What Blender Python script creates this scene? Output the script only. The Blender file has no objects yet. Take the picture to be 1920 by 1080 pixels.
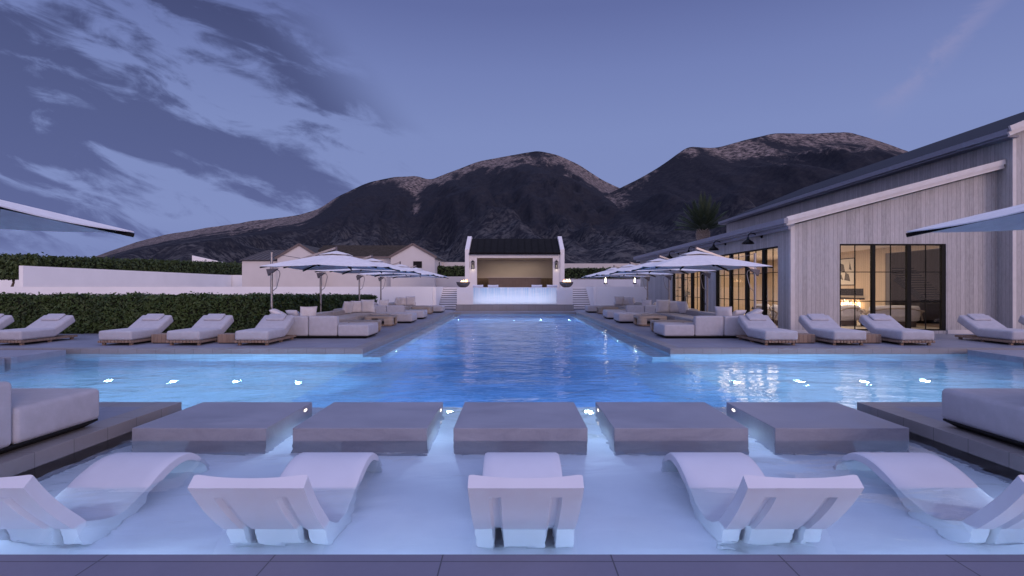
import bpy, bmesh, math, random
import numpy as np
from mathutils import Vector, Matrix
R = math.radians
random.seed(7); rng = np.random.default_rng(11)
sc = bpy.context.scene
COL = sc.collection

# ------------------------------------------------------------------ camera
cam = bpy.data.cameras.new('camera'); camo = bpy.data.objects.new('camera', cam); COL.objects.link(camo)
cam.lens = 20; cam.sensor_width = 36; cam.clip_end = 20000; cam.clip_start = 0.05
cam.shift_x = -0.0016
camo.location = (-0.075, 0, 1.65); camo.rotation_euler = (R(90), 0, 0)
sc.camera = camo
F = 1066.7
def uat(px, Y): return (px-963)*Y/F - 0.075
def zat(py, Y): return 1.65 + (540-py)*Y/F

# ------------------------------------------------------------------ render settings
sc.view_settings.view_transform = 'Standard'; sc.view_settings.look = 'None'
sc.view_settings.exposure = 0; sc.view_settings.gamma = 1
cy = sc.cycles
cy.use_denoising = True
try: cy.denoiser = 'OPENIMAGEDENOISE'
except Exception: pass
cy.max_bounces = 10; cy.diffuse_bounces = 3; cy.glossy_bounces = 4; cy.transmission_bounces = 6
cy.transparent_max_bounces = 24; cy.sample_clamp_indirect = 4; cy.caustics_reflective = False; cy.caustics_refractive = True

# ------------------------------------------------------------------ world: dusk sky
W = bpy.data.worlds.new('World'); sc.world = W; W.use_nodes = True
nt = W.node_tree; N = nt.nodes; L = nt.links
for n in list(N): N.remove(n)
def nd(tree, typ, **kw):
    n = tree.nodes.new(typ)
    for k, v in kw.items():
        if k.startswith('_'): n.inputs[k[1:].replace('_', ' ')].default_value = v
        else: setattr(n, k, v)
    return n
def mth(tree, op, a, b=None, c=None, clamp=False):
    n = tree.nodes.new('ShaderNodeMath'); n.operation = op; n.use_clamp = clamp
    for i, v in enumerate((a, b, c)):
        if v is None: continue
        if isinstance(v, (int, float)): n.inputs[i].default_value = v
        else: tree.links.new(v, n.inputs[i])
    return n.outputs[0]
def ramp(tree, fac, stops, interp='LINEAR'):
    n = tree.nodes.new('ShaderNodeValToRGB'); n.color_ramp.interpolation = interp
    cr = n.color_ramp
    while len(cr.elements) > 1: cr.elements.remove(cr.elements[0])
    cr.elements[0].position = stops[0][0]; cr.elements[0].color = (*stops[0][1], 1)
    for p, c in stops[1:]:
        e = cr.elements.new(p); e.color = (*c, 1)
    tree.links.new(fac, n.inputs[0]); return n.outputs[0]
def mixc(tree, fac, a, b, mode='MIX'):
    n = tree.nodes.new('ShaderNodeMix'); n.data_type = 'RGBA'; n.blend_type = mode
    if isinstance(fac, (int, float)): n.inputs[0].default_value = fac
    else: tree.links.new(fac, n.inputs[0])
    for i, v in ((6, a), (7, b)):
        if isinstance(v, tuple): n.inputs[i].default_value = (*v, 1)
        else: tree.links.new(v, n.inputs[i])
    return n.outputs[2]
def maprange(tree, v, a, b, c=0., d=1., smooth=True):
    n = tree.nodes.new('ShaderNodeMapRange'); n.interpolation_type = 'SMOOTHSTEP' if smooth else 'LINEAR'
    tree.links.new(v, n.inputs[0])
    for i, x in zip((1, 2, 3, 4), (a, b, c, d)): n.inputs[i].default_value = x
    return n.outputs[0]
def srgb(r, g, b):
    f = lambda c: (c/255/12.92) if c/255 <= .04045 else ((c/255+.055)/1.055)**2.4
    return (f(r), f(g), f(b))

tc = nd(nt, 'ShaderNodeTexCoord'); sep = nd(nt, 'ShaderNodeSeparateXYZ'); L.new(tc.outputs['Generated'], sep.inputs[0])
dx, dy, dz = sep.outputs
sky = ramp(nt, maprange(nt, dz, 0., .8, 0, 1, False), [
    (0.0, srgb(118, 130, 181)), (.13, srgb(130, 144, 194)), (.32, srgb(125, 140, 191)), (.44, srgb(114, 128, 181)),
    (.55, srgb(98, 110, 163)), (.61, srgb(96, 107, 160)), (.80, (.46, .52, .92)), (1.0, (.50, .56, .98))])
# warm afterglow low in the sky behind the viewer
back = maprange(nt, mth(nt, 'ADD', mth(nt, 'MULTIPLY', dy, -.93), mth(nt, 'MULTIPLY', dx, .36)), .0, .9)
low = maprange(nt, dz, .75, .02)
glow = mth(nt, 'MULTIPLY', back, low)
gcol = mixc(nt, glow, (0, 0, 0), (1.15, .80, .68))
# streaked cloud bank, left half of the sky over the mountains
az = mth(nt, 'DIVIDE', dx, mth(nt, 'MAXIMUM', dy, .05)); el = mth(nt, 'DIVIDE', dz, mth(nt, 'MAXIMUM', dy, .05))
front = maprange(nt, dy, .0, .2)
ca, sa = math.cos(R(-21)), math.sin(R(-21))
def cnoise(su, sv, sc, det, rg, dist, off):
    u = mth(nt, 'ADD', mth(nt, 'MULTIPLY', az, ca*su), mth(nt, 'MULTIPLY', el, sa*su))
    v = mth(nt, 'ADD', mth(nt, 'MULTIPLY', az, -sa*sv), mth(nt, 'MULTIPLY', el, ca*sv))
    c = nd(nt, 'ShaderNodeCombineXYZ'); L.new(u, c.inputs[0]); L.new(v, c.inputs[1]); c.inputs[2].default_value = off
    n = nd(nt, 'ShaderNodeTexNoise', _Scale=sc, _Detail=det, _Roughness=rg, _Distortion=dist); L.new(c.outputs[0], n.inputs['Vector']); return n.outputs[0]
nL = cnoise(1.6, 6.5, 1.35, 3., .5, .3, 5.3)      # broad shapes
nS = cnoise(2.4, 7.8, 2.5, 10., .60, .45, 7.7)       # torn edges and streaks
dens = mth(nt, 'ADD', mth(nt, 'MULTIPLY', nL, .60), mth(nt, 'MULTIPLY', nS, .66))
side_ = maprange(nt, az, .02, -.42)                 # more cloud to the left
upper = maprange(nt, mth(nt, 'ADD', el, mth(nt, 'MULTIPLY', az, .12)), .02, .22)
far_r = maprange(nt, mth(nt, 'ADD', az, mth(nt, 'MULTIPLY', el, .85)), .10, -.08)
bias = mth(nt, 'ADD', mth(nt, 'MULTIPLY', mth(nt, 'MULTIPLY', side_, upper), .120), mth(nt, 'MULTIPLY', maprange(nt, mth(nt, 'ADD', az, mth(nt, 'MULTIPLY', el, -.5)), -.55, -1.1), .05))
cm = maprange(nt, mth(nt, 'ADD', dens, bias), .650, .775)
cm = mth(nt, 'MULTIPLY', cm, mth(nt, 'MULTIPLY', far_r, mth(nt, 'MULTIPLY', maprange(nt, el, .03, .10), front)), clamp=True)
ccol = ramp(nt, maprange(nt, dz, .0, .5, 0, 1, False), [(0, srgb(90, 98, 148)), (.45, srgb(70, 78, 124)), (1, srgb(46, 50, 82))])
skyc = mixc(nt, mth(nt, 'MULTIPLY', cm, .78), sky, ccol)
# one pale wisp high on the right
wl = mth(nt, 'SUBTRACT', mth(nt, 'SUBTRACT', az, .64), mth(nt, 'MULTIPLY', mth(nt, 'SUBTRACT', el, .29), .95))
wn = nd(nt, 'ShaderNodeTexNoise', _Scale=7., _Detail=8., _Roughness=.68, _Distortion=.6); L.new(tc.outputs['Generated'], wn.inputs['Vector'])
wband = maprange(nt, mth(nt, 'ABSOLUTE', mth(nt, 'ADD', wl, mth(nt, 'MULTIPLY', mth(nt, 'SUBTRACT', wn.outputs[0], .5), .14))), .042, .0)
wm = mth(nt, 'MULTIPLY', mth(nt, 'MULTIPLY', wband, maprange(nt, wn.outputs[0], .36, .62)), mth(nt, 'MULTIPLY', maprange(nt, el, .26, .38), front), clamp=True)
skyc = mixc(nt, mth(nt, 'MULTIPLY', wm, .42), skyc, srgb(152, 150, 190))
tot = mixc(nt, 1.0, skyc, gcol, 'ADD')
bg = nd(nt, 'ShaderNodeBackground', _Strength=1.0); L.new(tot, bg.inputs[0])
wo = nd(nt, 'ShaderNodeOutputWorld'); L.new(bg.outputs[0], wo.inputs[0])

# ------------------------------------------------------------------ sun: last glow from behind the viewer
sl = bpy.data.lights.new('sun', 'SUN'); sl.energy = 0.7; sl.angle = R(14); sl.color = (1, .74, .68)
so = bpy.data.objects.new('sun', sl); COL.objects.link(so)
so.rotation_euler = (R(76), 0, R(32))

# ------------------------------------------------------------------ materials
def newmat(name):
    m = bpy.data.materials.new(name); m.use_nodes = True
    t = m.node_tree
    for n in list(t.nodes): t.nodes.remove(n)
    o = t.nodes.new('ShaderNodeOutputMaterial')
    return m, t, o
def wpos(t):
    g = t.nodes.new('ShaderNodeNewGeometry'); return g.outputs['Position']
def noise(t, vec, scale, detail=4., rough=.55, dist=0.):
    n = nd(t, 'ShaderNodeTexNoise', _Scale=scale, _Detail=detail, _Roughness=rough, _Distortion=dist); t.links.new(vec, n.inputs['Vector']); return n.outputs[0]
def scalev(t, vec, s):
    n = t.nodes.new('ShaderNodeVectorMath'); n.operation = 'MULTIPLY'; t.links.new(vec, n.inputs[0]); n.inputs[1].default_value = s; return n.outputs[0]
def bump(t, h, strength=.3, dist=.01):
    b = t.nodes.new('ShaderNodeBump'); b.inputs['Strength'].default_value = strength; b.inputs['Distance'].default_value = dist
    t.links.new(h, b.inputs['Height']); return b.outputs[0]
def principled(t, o, col, rough=.6, spec=.4, metal=0., normal=None):
    p = t.nodes.new('ShaderNodeBsdfPrincipled')
    if isinstance(col, tuple): p.inputs['Base Color'].default_value = (*col, 1)
    else: t.links.new(col, p.inputs['Base Color'])
    if isinstance(rough, (int, float)): p.inputs['Roughness'].default_value = rough
    else: t.links.new(rough, p.inputs['Roughness'])
    p.inputs['Specular IOR Level'].default_value = spec; p.inputs['Metallic'].default_value = metal
    if normal: t.links.new(normal, p.inputs['Normal'])
    t.links.new(p.outputs[0], o.inputs[0]); return p
def simple(name, c, rough=.6, var=.12, scale=3., bs=0., bscale=60., spec=.35, metal=0., stretch=(1, 1, 1)):
    m, t, o = newmat(name); P = scalev(t, wpos(t), stretch)
    n = noise(t, P, scale, 5.)
    lo = tuple(x*(1-var) for x in c); hi = tuple(min(1, x*(1+var)) for x in c)
    col = ramp(t, n, [(.3, lo), (.7, hi)])
    nm = bump(t, noise(t, P, bscale, 3.), bs, .004) if bs else None
    principled(t, o, col, rough, spec, metal, nm); return m
def emit(name, c, s):
    m, t, o = newmat(name); e = nd(t, 'ShaderNodeEmission', _Strength=s); e.inputs[0].default_value = (*c, 1)
    t.links.new(e.outputs[0], o.inputs[0]); return m
def lines(t, coord, pitch, width, off=0.):
    """1 on a thin joint every pitch metres"""
    f = mth(t, 'FRACT', mth(t, 'DIVIDE', mth(t, 'SUBTRACT', coord, off), pitch))
    d = mth(t, 'MINIMUM', f, mth(t, 'SUBTRACT', 1., f))
    return mth(t, 'LESS_THAN', d, width/pitch/2)
def sepv(t, v):
    s = t.nodes.new('ShaderNodeSeparateXYZ'); t.links.new(v, s.inputs[0]); return s.outputs
def hashcell(t, a, b):
    w = t.nodes.new('ShaderNodeTexWhiteNoise'); w.noise_dimensions = '2D'
    c = t.nodes.new('ShaderNodeCombineXYZ')
    for i, v in enumerate((a, b)):
        if isinstance(v, (int, float)): c.inputs[i].default_value = v
        else: t.links.new(v, c.inputs[i])
    t.links.new(c.outputs[0], w.inputs['Vector']); return w.outputs['Value']

def tiled(name, c, px_, py_, ox, oy, jw=.006, var=.10, jdark=.45, rough=.45, axes=(0, 1), spec=.4):
    m, t, o = newmat(name); P = wpos(t); s = sepv(t, P)
    X, Y = s[axes[0]], s[axes[1]]
    j = lines(t, X, px_, jw, ox)
    if py_: j = mth(t, 'MAXIMUM', j, lines(t, Y, py_, jw, oy))
    ix = mth(t, 'FLOOR', mth(t, 'DIVIDE', mth(t, 'SUBTRACT', X, ox), px_))
    iy = mth(t, 'FLOOR', mth(t, 'DIVIDE', mth(t, 'SUBTRACT', Y, oy), py_ or 1e3))
    h = hashcell(t, ix, iy)
    n = noise(t, P, 1.6, 7., .62, .4); n2 = noise(t, P, 26., 4.)
    v = mth(t, 'ADD', mth(t, 'MULTIPLY', mth(t, 'SUBTRACT', n, .5), 1.3), mth(t, 'MULTIPLY', mth(t, 'SUBTRACT', h, .5), .35))
    v = mth(t, 'ADD', v, mth(t, 'MULTIPLY', mth(t, 'SUBTRACT', n2, .5), .35))
    col = ramp(t, mth(t, 'ADD', v, .5), [(0, tuple(x*(1-2.2*var) for x in c)), (1, tuple(x*(1+2.2*var) for x in c))])
    col = mixc(t, j, col, tuple(x*jdark for x in c))
    rr = maprange(t, n, .3, .7, rough-.1, rough+.15, False)
    principled(t, o, col, rr, spec, 0, bump(t, mth(t, 'SUBTRACT', n2, j), .12, .003)); return m

def planks(name, c, pitch=.145, var=.22, rough=.7, gap=.008, horizontal=False):
    m, t, o = newmat(name); P = wpos(t); s = sepv(t, P)
    A = s[2] if horizontal else mth(t, 'ADD', s[0], s[1])
    j = lines(t, A, pitch, gap)
    h = hashcell(t, mth(t, 'FLOOR', mth(t, 'DIVIDE', A, pitch)), 3.)
    cb = t.nodes.new('ShaderNodeCombineXYZ'); t.links.new(mth(t, 'ADD', A, mth(t, 'MULTIPLY', h, 17.)), cb.inputs[0])
    t.links.new(mth(t, 'MULTIPLY', mth(t, 'ADD', s[0], s[1]) if horizontal else s[2], .07), cb.inputs[1])
    g = noise(t, cb.outputs[0], 34., 8., .7, .8)
    cb2 = t.nodes.new('ShaderNodeCombineXYZ'); t.links.new(mth(t, 'ADD', A, mth(t, 'MULTIPLY', h, 9.)), cb2.inputs[0])
    t.links.new(mth(t, 'MULTIPLY', s[2], .35), cb2.inputs[1])
    g2 = noise(t, cb2.outputs[0], 9., 6., .75, 1.2)
    v = mth(t, 'ADD', mth(t, 'MULTIPLY', g, .6), mth(t, 'MULTIPLY', g2, .45))
    v = mth(t, 'ADD', v, mth(t, 'MULTIPLY', mth(t, 'SUBTRACT', h, .5), .16))
    col = ramp(t, v, [(.30, tuple(x*(1-1.6*var) for x in c)), (.52, c), (.75, tuple(min(1, x*(1+1.2*var)) for x in c))])
    col = mixc(t, j, col, tuple(x*.38 for x in c))
    hh = mth(t, 'SUBTRACT', mth(t, 'MULTIPLY', g, .3), j)
    principled(t, o, col, rough, .25, 0, bump(t, hh, .45, .006)); return m

M = {}
M['deck'] = tiled('porcelain_paving', (.225, .235, .305), .951, .951, .4755, 3.147+.951*6, .007)
M['deck_near'] = tiled('dark_paving', (.165, .158, .225), .951, 5., .4755, 3.147, .008, .08, .35)
M['coping'] = tiled('coping_stone', (.25, .235, .255), .471, 0, -.06, 0, .010, .06, .62)
def slabmat():
    m, t, o = newmat('mottled_slab_stone'); P = wpos(t)
    a = noise(t, scalev(t, P, (.8, 2.4, 2.)), 2.2, 8., .72, 1.2); b = noise(t, P, 1.1, 4., .5, .5); c = noise(t, scalev(t, P, (1, 1, .4)), 60., 3.)
    v = mth(t, 'ADD', mth(t, 'MULTIPLY', a, .62), mth(t, 'ADD', mth(t, 'MULTIPLY', b, .34), mth(t, 'MULTIPLY', c, .08)))
    col = ramp(t, v, [(.34, (.20, .20, .255)), (.52, (.272, .274, .338)), (.70, (.335, .335, .405))])
    principled(t, o, col, maprange(t, a, .3, .7, .32, .58, False), .45, 0, bump(t, mth(t, 'ADD', a, mth(t, 'MULTIPLY', c, .3)), .15, .004)); return m
M['pad'] = slabmat() if True else tiled('slab_stone', (.27, .275, .36), 50., 0, 25.3, 0, .002, .13, .9, .42)
M['plaster'] = simple('white_plaster', (.80, .765, .775), .75, .035, 1.2, .12, 90)
M['plaster_warm'] = simple('cream_plaster', (.62, .58, .575), .8, .04, .8, .1, 60)
M['white_wall'] = simple('garden_wall_render', (.88, .86, .87), .8, .03, .6, .08, 40)
M['clad'] = planks('whitewashed_cladding', (.45, .43, .44))
M['inner_clad'] = planks('pale_inner_cladding', (.60, .50, .40), .16, .08)
M['dark_clad'] = planks('walnut_cladding', (.15, .11, .08), .16, .2)
M['trim'] = simple('painted_trim', (.62, .59, .60), .5, .06, 5, .1, 40, stretch=(1, .2, 1))
M['gutter'] = simple('painted_gutter', (.25, .25, .31), .5, .06, 5)
M['roof_navy'] = planks('dark_slate_roofing', (.016, .018, .032), .4, .1, .8, .03)
M['metal_roof'] = simple('standing_seam_black', (.010, .009, .010), .75, .2, 2, spec=.08)
M['tile_roof'] = simple('clay_roof_tile', (.050, .046, .046), .8, .35, 3.)
M['seam_roof'] = simple('grey_seam_roof', (.075, .066, .07), .6, .15, 2)
M['bargeboard'] = simple('brown_bargeboard', (.16, .125, .12), .7, .1, 2)
M['black'] = simple('black_metal', (.006, .006, .007), .55, .2, 8, spec=.12)
M['plinth'] = simple('black_plinth', (.008, .008, .010), .6, .2, 8)
M['steel'] = simple('brushed_pole_metal', (.30, .28, .29), .35, .1, 8, metal=.8)
M['grey_metal'] = simple('grey_coated_metal', (.11, .10, .12), .5, .1, 8, metal=.3)
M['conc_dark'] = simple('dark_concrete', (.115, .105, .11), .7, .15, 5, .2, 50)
M['resin'] = simple('white_resin', (.66, .665, .76), .38, .035, 2.6, .04, 160)
M['wood'] = planks('weathered_teak', (.26, .185, .150), .11, .25, .65, .006)
M['wood_pale'] = simple('grey_washed_wood', (.36, .30, .265), .6, .2, 5, .15, 40, stretch=(.3, .3, 2))
M['bark'] = simple('trunk_bark', (.13, .10, .08), .9, .35, 7, .6, 30)
M['ground'] = simple('dry_ground', (.16, .15, .13), .95, .3, .05)
M['terrace'] = simple('terrace_paving', (.42, .40, .41), .7, .06, 1)
M['pool_pale'] = simple('pale_pool_plaster', (.80, .83, .95), .6, .10, .9)
M['pool_mid'] = tiled('pool_tile', (.52, .67, .81), .30, .30, 0, 0, .01, .06, .8)
M['pool_deep'] = tiled('deep_pool_tile', (.27, .50, .88), .30, .30, 0, 0, .01, .08, .8)
M['rug'] = simple('pale_rug', (.55, .50, .46), .9, .08, 6)
M['counter'] = tiled('brown_counter_tile', (.16, .115, .10), .28, .28, .1, .05, .008, .08, .6, .5, (0, 2))
M['inner_wall'] = simple('pavilion_inner_wall', (.52, .46, .41), .8, .06, .6)
M['paper'] = simple('print_paper', (.62, .60, .57), .7, .03, 5)
M['ink'] = simple('print_ink', (.10, .095, .095), .7, .5, 5)

def fabric(name, c, weave=260., fold=.5):
    m, t, o = newmat(name); P = wpos(t)
    n = noise(t, P, 7., 4.); w = noise(t, P, weave, 2., .6)
    w2 = noise(t, P, 3.2, 3., .5, .6)
    col = ramp(t, mth(t, 'ADD', mth(t, 'MULTIPLY', n, .5), mth(t, 'MULTIPLY', w, .5)), [(.3, tuple(x*.84 for x in c)), (.7, tuple(min(1, x*1.10) for x in c))])
    h = mth(t, 'ADD', mth(t, 'MULTIPLY', w, .10), mth(t, 'MULTIPLY', w2, fold))
    p = principled(t, o, col, .9, .15, 0, bump(t, h, .5, .02))
    p.inputs['Sheen Weight'].default_value = .12
    return m
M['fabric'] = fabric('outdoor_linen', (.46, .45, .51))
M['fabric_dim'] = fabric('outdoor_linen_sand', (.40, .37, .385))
M['pillow'] = fabric('white_cushion_cotton', (.72, .70, .76))
M['canvas'] = fabric('umbrella_canvas', (.80, .78, .81), 120., .15)

def leafmat(name, lo, hi):
    m, t, o = newmat(name); P = wpos(t)
    n = noise(t, P, 2.1, 4.); n2 = noise(t, P, 31., 2.)
    v = mth(t, 'ADD', mth(t, 'MULTIPLY', n, .5), mth(t, 'MULTIPLY', n2, .5))
    col = ramp(t, v, [(.36, lo), (.62, hi)])
    p = principled(t, o, col, .5, .35)
    tr = t.nodes.new('ShaderNodeBsdfTranslucent'); t.links.new(col, tr.inputs[0])
    mx = t.nodes.new('ShaderNodeMixShader'); mx.inputs[0].default_value = .15
    t.links.new(p.outputs[0], mx.inputs[1]); t.links.new(tr.outputs[0], mx.inputs[2]); t.links.new(mx.outputs[0], o.inputs[0])
    return m
M['leaf'] = leafmat('hedge_leaf', (.012, .026, .009), (.078, .122, .034))
M['leaf_far'] = leafmat('far_leaf', (.014, .026, .009), (.085, .125, .038))
M['palm'] = leafmat('palm_leaf', (.014, .026, .013), (.062, .088, .048))
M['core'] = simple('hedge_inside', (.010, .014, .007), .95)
M['grass'] = simple('dry_grass', (.24, .19, .14), .9, .3, 5)

def schlick(t, nm=None, f0=.02, f1=.8):
    ge = t.nodes.new('ShaderNodeNewGeometry'); dt = t.nodes.new('ShaderNodeVectorMath'); dt.operation = 'DOT_PRODUCT'
    t.links.new(nm or ge.outputs['Normal'], dt.inputs[0]); t.links.new(ge.outputs['Incoming'], dt.inputs[1])
    c1 = mth(t, 'SUBTRACT', 1., mth(t, 'ABSOLUTE', dt.outputs['Value']), clamp=True)
    return mth(t, 'ADD', f0, mth(t, 'MULTIPLY', mth(t, 'POWER', c1, 5.), f1))
def glassmat():
    m, t, o = newmat('window_glass')
    tr = t.nodes.new('ShaderNodeBsdfTransparent'); tr.inputs[0].default_value = (.93, .93, .93, 1)
    gl = nd(t, 'ShaderNodeBsdfGlossy', _Roughness=.01)
    mx = t.nodes.new('ShaderNodeMixShader'); t.links.new(schlick(t, None, .02, .45), mx.inputs[0]); t.links.new(tr.outputs[0], mx.inputs[1]); t.links.new(gl.outputs[0], mx.inputs[2])
    t.links.new(mx.outputs[0], o.inputs[0]); return m
M['glass'] = glassmat()
def watermat(name, vol=True, refr=True):
    m, t, o = newmat(name); P = wpos(t); s = sepv(t, P)
    n1 = noise(t, scalev(t, P, (.8, 1.25, 0)), 1.5, 2., .5, .5)
    n2 = noise(t, scalev(t, P, (.55, 1.3, 0)), 5.2, 2., .5, 1.2)
    n3 = noise(t, scalev(t, P, (.7, 1.2, 0)), .8, 2.)
    open_ = maprange(t, s[1], 6.4, 9.0)
    h = mth(t, 'ADD', mth(t, 'MULTIPLY', n1, 1.1), mth(t, 'MULTIPLY', n2, maprange(t, s[1], 6.4, 9.0, .10, .30)))
    h = mth(t, 'MULTIPLY', h, maprange(t, n3, .3, .7, .55, 1.15))
    nm = bump(t, mth(t, 'MULTIPLY', h, maprange(t, s[1], 6.4, 9.0, .85, 1.)), 1.0, .026)
    nr = bump(t, mth(t, 'MULTIPLY', h, maprange(t, s[1], 6.4, 12.0, 1.5, .30)), 1.0, .055)
    if refr:
        tr = nd(t, 'ShaderNodeBsdfRefraction', _Roughness=0., _IOR=1.33); tr.inputs[0].default_value = (.97, .99, 1, 1); t.links.new(nr, tr.inputs['Normal']); t.links.new(maprange(t, s[1], 6.3, 7.6, 1.14, 1.33), tr.inputs['IOR'])
    else:
        tr = t.nodes.new('ShaderNodeBsdfTransparent'); tr.inputs[0].default_value = (.86, .94, 1, 1)
    gl = nd(t, 'ShaderNodeBsdfGlossy', _Roughness=.015); t.links.new(nm, gl.inputs['Normal'])
    mx = t.nodes.new('ShaderNodeMixShader'); t.links.new(schlick(t, nm, .02, .90), mx.inputs[0]); t.links.new(tr.outputs[0], mx.inputs[1]); t.links.new(gl.outputs[0], mx.inputs[2])
    t.links.new(mx.outputs[0], o.inputs[0])
    if vol:
        va = nd(t, 'ShaderNodeVolumeAbsorption', _Density=.16); va.inputs[0].default_value = (.26, .70, .96, 1)
        t.links.new(va.outputs[0], o.inputs[1])
    return m
M['water'] = watermat('pool_water')
M['water_up'] = watermat('upper_pool_water', False, False)
def opal():
    m, t, o = newmat('overflow_panel'); P = wpos(t)
    st = noise(t, scalev(t, P, (9., 1., .45)), 1.4, 5., .6); sp_ = sepv(t, P)
    k = mth(t, 'MULTIPLY', maprange(t, st, .40, .62), maprange(t, sp_[2], .8, 1.65, .12, .75))
    col = mixc(t, k, (.92, .94, .98), (.58, .78, .92))
    tr = t.nodes.new('ShaderNodeBsdfTranslucent'); t.links.new(col, tr.inputs[0])
    gl = nd(t, 'ShaderNodeBsdfGlossy', _Roughness=.1); mx = t.nodes.new('ShaderNodeMixShader'); mx.inputs[0].default_value = .05
    t.links.new(tr.outputs[0], mx.inputs[1]); t.links.new(gl.outputs[0], mx.inputs[2])
    t2 = t.nodes.new('ShaderNodeBsdfTransparent'); m2 = t.nodes.new('ShaderNodeMixShader'); m2.inputs[0].default_value = .13
    t.links.new(mx.outputs[0], m2.inputs[1]); t.links.new(t2.outputs[0], m2.inputs[2]); t.links.new(m2.outputs[0], o.inputs[0]); return m
M['opal'] = opal()
M['lamp_cyan'] = emit('pool_lamp', (.65, .95, 1.0), 90.)
M['lamp_warm'] = emit('step_lamp', (1., .85, .74), 2.6)
M['bulb'] = emit('lantern_bulb', (1., .85, .62), .5)
M['candle'] = emit('candle_flame', (1., .88, .68), 14.)
def flamemat(name='flame', s=4.2):
    m, t, o = newmat(name); P = wpos(t)
    n = noise(t, scalev(t, P, (1, 1, .4)), 14., 3.)
    col = ramp(t, n, [(.35, (1., .28, .06)), (.5, (1., .66, .32)), (.62, (1., .93, .78))])
    e = nd(t, 'ShaderNodeEmission', _Strength=s); t.links.new(col, e.inputs[0])
    t.links.new(e.outputs[0], o.inputs[0]); return m
M['flame'] = flamemat()
M['cove'] = emit('ceiling_cove_light', (1., .80, .55), 3.2)

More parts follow.
